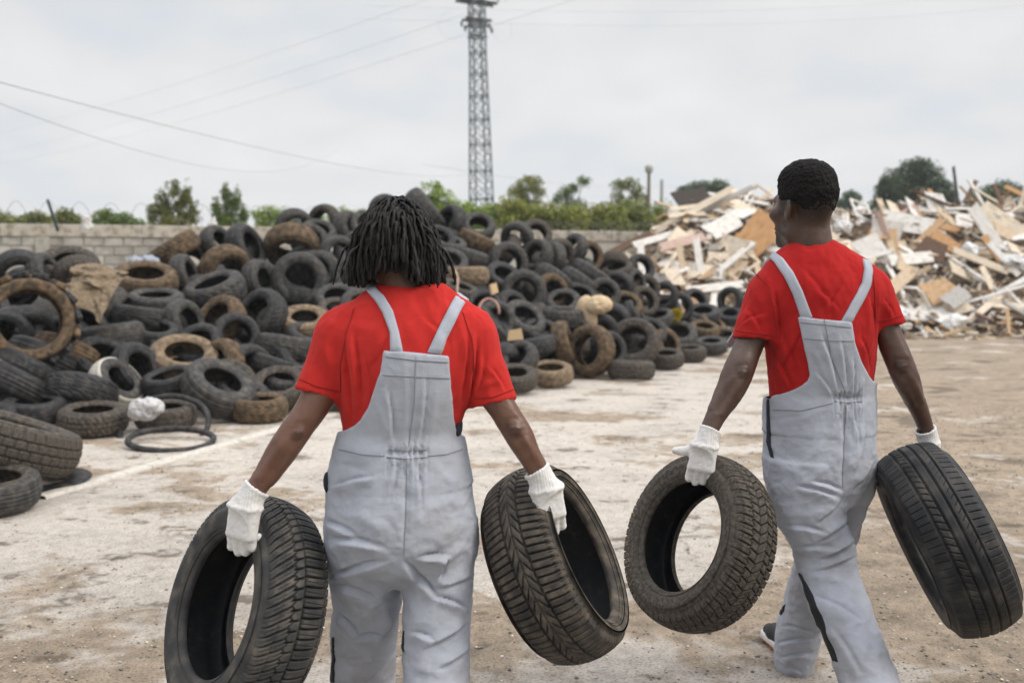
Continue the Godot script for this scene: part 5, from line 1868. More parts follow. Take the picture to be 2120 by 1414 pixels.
# [px, py, longest side px, axis right, up, towards the camera, tone]
func tyre_list() -> Array:
	var t := []
	# measured in an enlargement (twice the size, from row 400)
	for e in [
		[75, 335, 215, .1, -.5, .85, "b"], [185, 345, 130, .8, .3, .4, "g"], [290, 318, 250, .05, .78, .62, "d"], [320, 352, 205, .2, -.55, .8, "d"], [50, 590, 170, .3, .1, .9, "b"], [112, 575, 150, .1, -.5, .8, "b"],
		[272, 668, 275, .40, .90, -.14, "n"], [176, 692, 300, .42, .90, -.10, "b"], [90, 742, 290, .52, .85, -.10, "b"], [66, 806, 300, .52, .85, -.08, "b"], [140, 905, 170, .0, .95, .25, "b"], [335, 838, 305, .22, .94, -.22, "b"],
		[388, 968, 285, .0, .95, .26, "d"], [605, 372, 285, .02, .90, .40, "n"], [650, 462, 240, .0, .95, .25, "g"], [772, 345, 155, .88, .28, .35, "g"], [722, 240, 240, .55, -.83, .02, "n"], [908, 215, 155, .7, .45, .55, "g"],
		[1025, 232, 215, .8, .36, .46, "b"], [940, 322, 225, .4, -.4, .82, "n"], [897, 412, 275, -.30, .90, .30, "g"], [1082, 366, 145, .8, .2, .55, "g"], [1252, 364, 238, .05, .12, .99, "g"], [1218, 222, 235, .0, -.74, .66, "n"],
		[1228, 140, 145, .3, -.3, .9, "g"], [1356, 122, 135, -.6, .1, .8, "d"], [1330, 172, 135, .1, .8, .6, "g"], [448, 482, 200, .83, -.55, .04, "g"], [592, 522, 245, .14, .98, .03, "b"], [456, 602, 290, -.12, .98, .03, "g"],
		[768, 545, 158, .75, .2, .62, "g"], [922, 532, 225, -.6, .5, .62, "n"], [1086, 520, 258, -.66, .44, .6, "b"], [1272, 542, 215, .02, .85, .5, "m"], [1198, 645, 256, .14, .98, .03, "g"], [768, 697, 288, .06, .82, .56, "m"],
		[708, 795, 240, -.2, .93, .3, "b"], [566, 735, 225, .6, .35, .7, "b"], [484, 797, 235, .6, .55, .58, "w"], [930, 716, 212, -.78, .12, .58, "n"], [1042, 737, 165, .5, .2, .82, "b"], [1130, 718, 170, .32, .94, .04, "b"],
		[915, 882, 312, .38, .74, .54, "g"], [1168, 830, 240, -.06, .78, .62, "d"], [1010, 845, 130, .2, .9, .4, "b"], [1085, 942, 205, .0, .97, .22, "n"], [692, 950, 255, .0, .96, .24, "d"], [560, 640, 150, .3, .8, .5, "b"], [830, 640, 150, -.3, .6, .7, "b"], [985, 600, 160, .2, .3, .9, "b"], [350, 560, 140, .5, .5, .6, "b"], [640, 590, 180, .1, .9, .4, "b"],
		[20, 610, 190, -.2, .2, .95, "b"], [240, 610, 150, .1, .7, .6, "b"], [420, 700, 170, .2, .6, .7, "b"], [1350, 320, 150, .5, .5, .7, "g"], [960, 800, 120, .2, .5, .8, "d"]]:
		t.append([e[0] / 2.02, 400 + e[1] / 2.02, e[2] / 2.02, e[3], e[4], e[5], e[6]])
	# further along, read off the photograph
	t.append_array([
		[683, 838, 100, .25, .85, .45, "g"], [720, 474, 48, .8, .2, .5, "g"], [700, 528, 80, .35, .1, .93, "g"], [729, 573, 68, -.2, .2, .95, "g"], [696, 622, 80, .0, .8, .6, "g"], [700, 650, 76, .1, .85, .5, "d"], [640, 500, 60, .2, .5, .8, "g"], [655, 560, 70, .5, .3, .8, "b"],
		[880, 436, 112, .78, .62, .03, "g"], [932, 462, 80, -.75, .36, .52, "b"], [990, 471, 54, .1, .7, .7, "g"], [985, 500, 84, .40, .9, .04, "n"], [970, 532, 86, .30, .95, .04, "g"], [928, 510, 58, .2, .9, .3, "g"], [1051, 545, 90, .42, .14, .88, "g"],
		[966, 571, 96, .0, .99, .03, "m"], [930, 546, 62, .2, .7, .6, "g"], [950, 605, 62, .3, .9, .26, "d"], [1084, 606, 97, .08, .14, .98, "g"], [1071, 493, 64, -.35, -.3, .88, "g"], [1110, 486, 50, .3, .5, .8, "d"], [1112, 530, 68, -.55, .3, .76, "g"],
		[1146, 537, 62, -.82, .12, .5, "g"], [1156, 527, 64, .5, -.3, .8, "d"], [1189, 516, 46, -.7, .3, .6, "g"], [1217, 531, 54, .5, .1, .85, "n"], [1146, 580, 90, .58, .78, -.16, "g"], [1196, 584, 84, .55, .80, -.12, "g"], [1221, 570, 94, .52, .84, -.06, "g"],
		[1141, 604, 64, .5, .2, .82, "n"], [1272, 548, 62, .0, -.74, .66, "d"], [1279, 561, 64, -.2, .9, .36, "d"], [1326, 556, 38, .5, .3, .8, "b"], [1279, 595, 58, -.3, -.2, .93, "b"], [1335, 600, 62, .42, .1, .9, "d"], [1314, 588, 58, .8, .2, .5, "g"],
		[1332, 625, 62, .5, .3, .8, "d"], [1295, 634, 72, .15, .7, .7, "n"], [1083, 664, 98, .44, .66, .6, "g"], [1161, 657, 98, .05, .98, .12, "g"], [1166, 630, 72, .0, .76, .65, "g"], [1269, 664, 62, -.3, -.3, .9, "b"], [1315, 655, 74, .80, .55, .15, "b"],
		[1363, 661, 62, -.2, .9, .4, "g"], [1403, 697, 84, .05, .8, .6, "g"], [1455, 652, 74, .0, .9, .42, "b"], [1475, 673, 62, .48, .82, .3, "n"], [1472, 716, 72, .0, .95, .28, "g"], [1427, 735, 62, .0, .97, .2, "d"], [1405, 636, 52, .2, .1, .95, "b"],
		[1375, 614, 54, -.3, .2, .9, "b"], [1312, 717, 114, -.15, .42, .89, "d"], [1307, 778, 100, .0, .99, .06, "d"], [1222, 739, 112, -.58, .1, .8, "n"], [1139, 778, 98, .0, .94, .32, "m"], [1166, 709, 92, .95, .25, .12, "n"], [1103, 718, 98, -.18, .98, .03, "b"],
		[1073, 747, 68, -.5, .6, .6, "g"], [1066, 801, 88, .0, .9, .42, "d"], [1021, 686, 118, .74, .66, .08, "b"], [1026, 664, 58, .4, .2, .9, "g"], [1242, 688, 64, .1, -.2, .95, "b"], [1378, 716, 58, .7, .3, .62, "n"], [1378, 758, 66, .0, .95, .28, "d"],
		[1513, 622, 58, -.4, .1, .9, "b"], [1512, 655, 50, .0, .85, .5, "b"], [1458, 684, 62, .1, .92, .36, "n"], [1440, 625, 50, .5, .5, .7, "b"], [1010, 742, 90, .5, .5, .7, "b"], [1040, 575, 60, .3, .7, .6, "b"], [1000, 640, 66, .2, .5, .8, "b"],
		[1060, 640, 60, .6, .4, .6, "b"], [1120, 690, 66, .2, .8, .5, "b"], [1190, 690, 60, .5, .5, .7, "b"], [1200, 615, 60, .3, .8, .5, "b"], [1250, 610, 60, .3, .3, .9, "g"], [1345, 690, 60, .2, .6, .7, "b"], [1260, 725, 70, .6, .2, .8, "b"], [1500, 700, 50, .0, .9, .4, "d"], [770, 540, 80, .3, .3, .9, "g"], [760, 470, 80, .2, .6, .7, "g"], [800, 440, 80, .5, .4, .7, "b"], [850, 470, 90, .1, .4, .9, "g"], [905, 500, 80, .2, .7, .7, "b"],
		[745, 640, 84, .3, .5, .8, "g"], [805, 610, 82, .7, .3, .6, "b"], [865, 645, 84, .1, .8, .6, "g"], [905, 690, 88, .4, .5, .75, "n"], [770, 715, 92, .2, .9, .4, "d"], [845, 720, 90, -.5, .5, .7, "b"], [905, 770, 94, .1, .95, .3, "g"], [965, 700, 88, .3, .2, .9, "b"], [735, 800, 98, .3, .6, .75, "g"], [805, 790, 96, .5, .7, .5, "d"], [860, 825, 98, .0, .95, .3, "b"], [950, 800, 94, .2, .5, .8, "n"], [1000, 790, 92, .0, .95, .3, "g"], [770, 860, 100, .0, .96, .3, "g"],
		[-40, 640, 105, .3, .5, .8, "g"], [-60, 720, 120, .1, .8, .6, "b"], [-30, 800, 130, .3, .3, .9, "g"], [-100, 640, 105, .5, .5, .7, "d"], [-110, 790, 130, .1, .9, .4, "b"], [-60, 570, 100, .2, .6, .75, "g"], [-40, 870, 140, .0, .95, .3, "b"], [-110, 870, 140, .0, .95, .3, "g"],
		[640, 700, 90, .2, .85, .4, "b"], [690, 720, 95, -.2, .8, .5, "g"], [620, 745, 90, .4, .6, .6, "b"], [670, 775, 95, .1, .9, .35, "b"], [600, 790, 80, .0, .9, .4, "g"]])
	return t


const SKYLINE := [[-100.0, 580.0], [80.0, 565.0], [200.0, 580.0], [275.0, 600.0], [312.0, 565.0], [335.0, 525.0], [400.0, 522.0], [480.0, 505.0], [560.0, 482.0], [640.0, 465.0], [700.0, 482.0], [800.0, 472.0], [870.0, 440.0], [940.0, 470.0], [1000.0, 492.0], [1080.0, 503.0], [1200.0, 535.0], [1300.0, 565.0], [1400.0, 635.0], [1500.0, 665.0]]


func tyre_pile() -> void:
	rng.seed = 2024
	var tone := {"b": ["rubber_black", "black"], "g": ["rubber_grey", "grey"], "d": ["rubber_dusty", "dusty grey"], "n": ["rubber_brown", "brown-stained"], "m": ["rubber_mud", "tan mud-caked"], "w": ["rubber_white", "white-painted"]}
	var makes := []
	for k in [[0.31, 0.168, 0.245, "ribs"], [0.31, 0.176, 0.225, "blocks"], [0.30, 0.156, 0.225, "worn"], [0.33, 0.184, 0.260, "winter"], [0.29, 0.160, 0.215, "ribs"], [0.31, 0.170, 0.250, "mud"]]:
		makes.append([k[0], casing_mesh(k[0], k[1], k[2], 56), tread_mesh(k[0], k[2], k[3], 150, 28, 0.010, Color(1.7, 1.5, 1.25)), k[2]])
	var labelled := []
	var list := tyre_list()
	for e in list:
		var d := heap_depth(TYRE_HEAP, e[0], e[1])
		var k: int = rng.randi() % 6
		var mk: Array = makes[k]
		var size: float = clampf(e[2] * d / F, 0.56, 0.78) / (2.0 * mk[0])
		pile_tyre(mk, pt(e[0], e[1], d), from_view(Vector3(e[3], e[4], e[5]), e[0], e[1]), size, tone[e[6]], e[0], e[1], labelled, false)
	# tyres further in, seen through the gaps
	var px := -70.0
	while px < 1500.0:
		var h := heap_row(TYRE_HEAP, px)
		var top := seen_at(pt(px, 555, h[1]) * Vector3(1, 0, 1) + Vector3.UP * h[2]).y
		var foot := seen_at(pt(px, 555, h[0]) * Vector3(1, 0, 1)).y
		var y := top + 26.0
		var s: float = 0.62 * F / h[1]
		while y < foot - 0.35 * s:
			var qx: float = px + rng.randf_range(-0.3, 0.3) * s
			if y < edge_at(SKYLINE, qx) + 20.0:
				y += s * 0.3
				continue
			var d := heap_depth(TYRE_HEAP, qx, y) + 0.62
			s = 0.62 * F / d
			var p := pt(qx, y, d)
			if p.y > 0.12:
				var ax := Vector3(rng.randfn() * 0.5, 0.6 + rng.randfn() * 0.5, rng.randfn() * 0.6)
				pile_tyre(makes[rng.randi() % 6], p, ax.normalized(), rng.randf_range(0.94, 1.06), tone[["b", "b", "g", "d"][rng.randi() % 4]], qx, y, labelled, true)
			y += s * 0.74
		px += s * 0.92
	number_labels(labelled, "nearest the truck tyre", "the truck tyre")
	pile_core()
	odd_tyres()
	pile_oddments()


func pile_tyre(mk: Array, at: Vector3, axis: Vector3, size: float, tone: Array, px: float, py: float, labelled: Array, deep: bool) -> void:
	var R: float = mk[0] * size
	var low: float = R * sqrt(maxf(0.0, 1.0 - axis.y * axis.y)) + mk[3] * 0.5 * size * absf(axis.y)
	at.y = maxf(at.y, low * 0.97)
	var t := thing("car_tyre", "", "tyre", Transform3D(axis_basis(axis, rng.randf() * TAU).scaled_local(Vector3.ONE * size), at), "tyres in the pile")
	var white: bool = tone[0] == "rubber_white"
	part(t, "sidewall", mk[1], M.rubber_grey if white else M[tone[0]])
	part(t, "tread", mk[2], M.rubber_white if white else M[tone[0] + "_tread"])
	var v := axis * (1.0 if axis.z > 0.0 else -1.0)
	var pose := "lying flat" if absf(v.y) > 0.9 else "facing the yard" if v.z > 0.78 else "on edge" if absf(v.x) > 0.72 else "tipped face down" if v.y < -0.4 else "tilted on its side" if v.y > 0.55 else "leaning sideways"
	labelled.append([t, "%s%s tyre %s %s" % ["deeply buried " if deep else "", tone[1], pose, near_mark(px, py)], px])


# dark mound added inside the pile to blacken the gaps between the tyres
func pile_core() -> void:
	var v := PackedVector3Array()
	var lump := noise(211, 0.9, 3)
	for r in 24:
		for q in 80:
			var px := -90.0 + q * 20.3
			var h := heap_row(TYRE_HEAP, px)
			var f := r / 23.0
			var p: Vector3
			if f < 0.7:
				p = pt(px, 555, lerpf(h[0] + 1.15, h[1] + 0.9, f / 0.7))
				p.y = h[2] * f / 0.7 * 0.78 - 0.12
			else:
				p = pt(px, 555, h[1] + 0.9 + (f - 0.7) * 6.0)
				p.y = h[2] * 0.78 * (1.0 - (f - 0.7) / 0.3) - 0.12
			p.y = maxf(p.y + 0.12 * lump.get_noise_2d(p.x, p.z), -0.05)
			v.append(p)
	var m := tri(ramp_texture(212, 0.03, [[0.0, 0.010, 0.010, 0.010], [0.6, 0.030, 0.027, 0.024], [1.0, 0.08, 0.065, 0.05]], 256), 1.5, 0.9)
	tag(part(self, "added_dark_core", grid_mesh(v, 24, 80, false, PackedColorArray(), PackedVector2Array(), true), m), "dark mound added inside the tyre pile so its gaps look shaded", "added dark core", "", "stuff")


func odd_tyres() -> void:
	# the truck tyre that lies nearest, its tread towards the camera
	var ax := from_view(Vector3(0.35, 0.93, 0.10), 30, 912)
	var at := pt(8, 908, 6.75)
	var t := thing("truck_tyre", "large truck tyre with chunky dusty tread, lying tilted beside the kerb strip", "tyre", Transform3D(axis_basis(ax, 0.3), at), "tyres in the pile")
	part(t, "sidewall", casing_mesh(0.50, 0.29, 0.30, 96), M.rubber_dusty)
	part(t, "tread", tread_mesh(0.50, 0.31, "truck", 420, 52, 0.016, Color(1.0, 1.0, 1.0)), M.rubber_worn_tread)
	# a car tyre lying flat under it
	ax = from_view(Vector3(0.04, 0.95, 0.30), 0, 1012)
	t = thing("car_tyre", "grey ribbed tyre lying flat on the yard before the truck tyre", "tyre", Transform3D(axis_basis(ax, 1.0), pt(-28, 1012, 6.15)), "tyres in the pile")
	part(t, "sidewall", casing_mesh(0.31, 0.19, 0.20, 72), M.rubber_dusty)
	part(t, "tread", tread_mesh(0.31, 0.20, "ribs", 300, 48, 0.008, Color(1.6, 1.4, 1.15)), M.rubber_grey_tread)
	# the tractor tyre with lugs, upright
	ax = from_view(Vector3(0.12, 0.10, 0.98), 60, 655)
	var b := axis_basis(ax, 0.0)
	t = thing("tractor_tyre", "brown lugged tractor tyre standing upright with its hole to the yard", "tyre", Transform3D(b, pt(58, 664, 9.55)), "tyres in the pile")
	part(t, "sidewall", casing_mesh(0.43, 0.285, 0.28, 80), M.rubber_brown)
	var lug := block_mesh(Vector3(0.060, 0.185, 0.050), 0.012)
	for k in 32:
		var a := TAU * k / 32
		var s := -1.0 if k % 2 else 1.0
		var out := Vector3(cos(a), 0, sin(a))
		part(t, "lug", lug, M.rubber_black if k % 3 else M.rubber_brown, Transform3D(Basis(out, Vector3.UP, out.cross(Vector3.UP)) * Basis(Vector3.RIGHT, 0.7 * s), out * 0.432 + Vector3.UP * 0.062 * s))
	# a flat black rim band half under the truck tyre
	var prof := PackedVector2Array()
	for k in 10:
		var a := TAU * k / 10
		prof.append(Vector2(0.23 + 0.075 * cos(a), -0.016 * sin(a)))
	t = part(self, "rim_flap", lathe(prof, 48), M.rubber_black, Transform3D(Basis(Vector3.RIGHT, 0.08), on_ground(92, 1003) + Vector3.UP * 0.035))
	tag(t, "flat black rubber ring lying half under the truck tyre", "rubber ring")
	# two thin bare rings
	for k in 2:
		prof = PackedVector2Array()
		for q in 10:
			var a := TAU * q / 10
			prof.append(Vector2([0.385, 0.345][k] + 0.027 * cos(a), -0.027 * sin(a)))
		var c: Vector3 = [pt(339, 880, 9.0), on_ground(354, 921)][k]
		ax = [from_view(Vector3(-0.10, 0.72, 0.68), 339, 880), from_view(Vector3(0.03, 0.96, 0.28), 354, 921)][k]
		if k == 1:
			c.y = 0.045
		t = part(self, "thin_tyre", lathe(prof, 96, true, func(a: float, j: int) -> float: return 0.003 * sin(a * 90.0) if j % 10 < 3 or j % 10 > 7 else 0.0), M.rubber_black, Transform3D(axis_basis(ax, 0.0), c))
		tag(t, ["thin knobbly ring tyre propped up beside the white plastic bag", "thin knobbly ring tyre lying flat next to the kerb strip"][k], "tyre", "tyres in the pile")


func pile_oddments() -> void:
	# a stiff dirty burlap sheet draped over tyres
	var folds := noise(111, 2.6, 3)
	var c := pt(188, 604, 10.1)
	var v := PackedVector3Array()
	for r in 40:
		for q in 56:
			var x := (q / 55.0 - 0.5) * 0.56
			var s := r / 39.0
			var w := folds.get_noise_2d(x * 0.6, s * 0.5)
			var y := 0.26 - 0.46 * s * s - 0.10 * absf(x) + 0.10 * w - 0.22 * s * x
			v.append(c + Vector3(x * (0.95 + 0.3 * s * w), y, -0.35 + 0.62 * s + 0.20 * folds.get_noise_2d(x * 0.7 + 9.0, s * 0.8) - 0.1 * y))
	var burlap := tri(ramp_texture(112, 0.02, [[0.0, 0.05, 0.035, 0.022], [0.45, 0.17, 0.125, 0.08], [1.0, 0.33, 0.26, 0.175]]), 2.0, 0.95, bump_texture(113, 0.2, 256), 0.15)
	var b := part(self, "burlap_sheet", grid_mesh(v, 40, 56), burlap)
	tag(b, "stiff dirty tan burlap sheet draped over tyres beside the tractor tyre", "burlap sheet")
	var bag := part(self, "plastic_bag", cloth_lump(pt(298, 846, 8.85), Vector3(0.15, 0.12, 0.12), 114, 0.28), plain(0.50, 0.50, 0.505, 0.4))
	tag(bag, "crumpled white plastic bag among tyres behind the thin rings", "bag")
	for k in 2:
		var foam := part(self, "foam_sack", cloth_lump(pt([1214, 1240][k], [650, 632][k], 14.3 - 0.1 * k), [Vector3(0.17, 0.25, 0.14), Vector3(0.19, 0.14, 0.14)][k], 116 + k, 0.13), plain(0.60, 0.46, 0.30, 0.95))
		tag(foam, ["tall cream foam sack bulging out between tyres", "rounded cream foam sack resting against the taller one"][k], "sack", "foam sacks in the pile")
	var tub := lathe(PackedVector2Array([Vector2(0.10, 0.10), Vector2(0.085, -0.1), Vector2(0.0, -0.1), Vector2(0.0, -0.09), Vector2(0.078, -0.09), Vector2(0.093, 0.1)]), 24)
	var o := part(self, "yellow_tub", tub, plain(0.70, 0.56, 0.02, 0.5), Transform3D(Basis(Vector3.RIGHT, 1.1), pt(1399, 655, 16.5)))
	tag(o, "small bright yellow tub among tyres near the timber heap", "tub")
	for k in 2:
		var w := part(self, "wood_scrap", broken_board(5 + k), plain(0.50, 0.36, 0.21, 0.9), Transform3D(Basis.from_euler(Vector3(1.3, 0.3 + k, 0.4)).scaled_local(Vector3([0.20, 0.15][k], 0.03, 0.15)), pt([1066, 1022][k], [692, 598][k], [12.3, 13.4][k])))
		tag(w, ["pale broken crate wood showing between tyres near the dreadlocked man's sleeve", "small tan wood scrap in the gap beside the dreadlocked man's neck"][k], "wood scrap")
	var path := PackedVector3Array()
	for k in 16:
		var a := PI * (1.05 - 1.1 * k / 15.0)
		path.append(pt(1012, 645, 12.6) + Vector3(cos(a) * 0.13, sin(a) * 0.16, 0.05 * cos(a * 2.0)))
	o = part(self, "bent_hose", tube_mesh(path, 0.016), plain(0.42, 0.24, 0.20, 0.7))
	tag(o, "pinkish bent hose arching out of the tyres beside the red sleeve", "hose")
	path = PackedVector3Array([pt(942, 560, 13.4), pt(948, 575, 13.3), pt(946, 605, 13.1)])
	o = part(self, "tan_strap", tube_mesh(path, 0.018, 0.014, 6), plain(0.45, 0.33, 0.24, 0.9))
	tag(o, "tan strap hanging down beside the dreadlocked man's neck", "strap")
	o = part(self, "blue_sheet", cloth_lump(pt(292, 543, 12.6), Vector3(0.2, 0.1, 0.15), 119), plain(0.30, 0.34, 0.40, 0.8))
	tag(o, "small bluish grey sheet behind the brown leaning tyre by the wall", "sheet")

# ---------------------------------------------------------------- timber heap
# a flat board with broken edges, 1 x 1 and 1 thick, centred; scale it to size
func broken_board(seed_: int, n := 9) -> ArrayMesh:
	var r := RandomNumberGenerator.new()
	r.seed = seed_
	var ring := PackedVector2Array()
	var corners := [Vector2(-0.5, -0.5), Vector2(0.5, -0.5), Vector2(0.5, 0.5), Vector2(-0.5, 0.5)]
	for k in 4:
		var a: Vector2 = corners[k]
		var b: Vector2 = corners[(k + 1) % 4]
		var rough := r.randf() < 0.5
		ring.append(a * (1.0 if r.randf() < 0.6 else r.randf_range(0.6, 0.95)))
		if rough:
			for s in r.randi_range(1, 3):
				ring.append(a.lerp(b, (s + r.randf_range(0.3, 0.7)) / 4.0) * r.randf_range(0.8, 1.02))
	return prism(ring)


# a plank along x with splintered ends
func splintered_plank(seed_: int) -> ArrayMesh:
	var r := RandomNumberGenerator.new()
	r.seed = seed_
	var ring := PackedVector2Array()
	ring.append(Vector2(-0.5, -0.5))
	ring.append(Vector2(0.5 + r.randf_range(-0.06, 0.0), -0.5))
	if r.randf() < 0.7:
		ring.append(Vector2(0.5 + r.randf_range(-0.03, 0.04), r.randf_range(-0.3, 0.0)))
		ring.append(Vector2(0.5 + r.randf_range(-0.10, -0.02), r.randf_range(0.1, 0.3)))
	ring.append(Vector2(0.5 + r.randf_range(-0.05, 0.03), 0.5))
	ring.append(Vector2(-0.5 + r.randf_range(-0.03, 0.05), 0.5))
	if r.randf() < 0.6:
		ring.append(Vector2(-0.5 + r.randf_range(0.0, 0.08), r.randf_range(-0.2, 0.2)))
	return prism(ring)


func prism(ring: PackedVector2Array) -> ArrayMesh:
	var st := SurfaceTool.new()
	st.begin(Mesh.PRIMITIVE_TRIANGLES)
	st.set_smooth_group(-1)
	var tris := Geometry2D.triangulate_polygon(ring)
	for s in [-0.5, 0.5]:
		for t in range(0, tris.size(), 3):
			var p := []
			for k in 3:
				p.append(Vector3(ring[tris[t + k]].x, s, ring[tris[t + k]].y))
			triangle(st, p[0], p[1], p[2], Vector3(0, s, 0))
	for k in ring.size():
		var a := ring[k]
		var b := ring[(k + 1) % ring.size()]
		var n := Vector3((b - a).y, 0, -(b - a).x)
		if n.dot(Vector3((a + b).x, 0, (a + b).y)) < 0.0 and ring.size() < 5:
			n = -n
		quad(st, Vector3(a.x, -0.5, a.y), Vector3(b.x, -0.5, b.y), Vector3(b.x, 0.5, b.y), Vector3(a.x, 0.5, a.y), n)
	st.generate_normals()
	return st.commit()


func frame_mesh(w: float, h: float, bar: float, t: float, sides: int) -> ArrayMesh:
	var st := SurfaceTool.new()
	st.begin(Mesh.PRIMITIVE_TRIANGLES)
	var bx := block_mesh(Vector3(w, t, bar), 0.006)
	var bz := block_mesh(Vector3(bar, t * 0.98, h - bar * 2.02), 0.006)
	st.append_from(bx, 0, Transform3D(Basis.IDENTITY, Vector3(0, 0, -(h - bar) * 0.5)))
	if sides > 1:
		st.append_from(bz, 0, Transform3D(Basis.IDENTITY, Vector3(-(w - bar) * 0.5, 0, 0)))
	if sides > 2:
		st.append_from(bz, 0, Transform3D(Basis.IDENTITY, Vector3((w - bar) * 0.5, 0, 0)))
	if sides > 3:
		st.append_from(bx, 0, Transform3D(Basis.IDENTITY, Vector3(0, 0, (h - bar) * 0.5)))
	return st.commit()


const TIMBER_MARKS := [["the tyre pile", 1330, 600], ["the dark roof panel", 1420, 420], ["the orange chipboard", 1552, 505], ["the taller man", 1665, 440], ["the white door", 1880, 462], ["the white sheet", 1812, 530], ["the brown carton", 1930, 530], ["the tan panel", 1945, 605], ["the white green tub", 1975, 682], ["the big cream panel", 2070, 465], ["the white plank", 2055, 495], ["the far sleeve", 1870, 620], ["the foot of the heap", 2050, 660]]


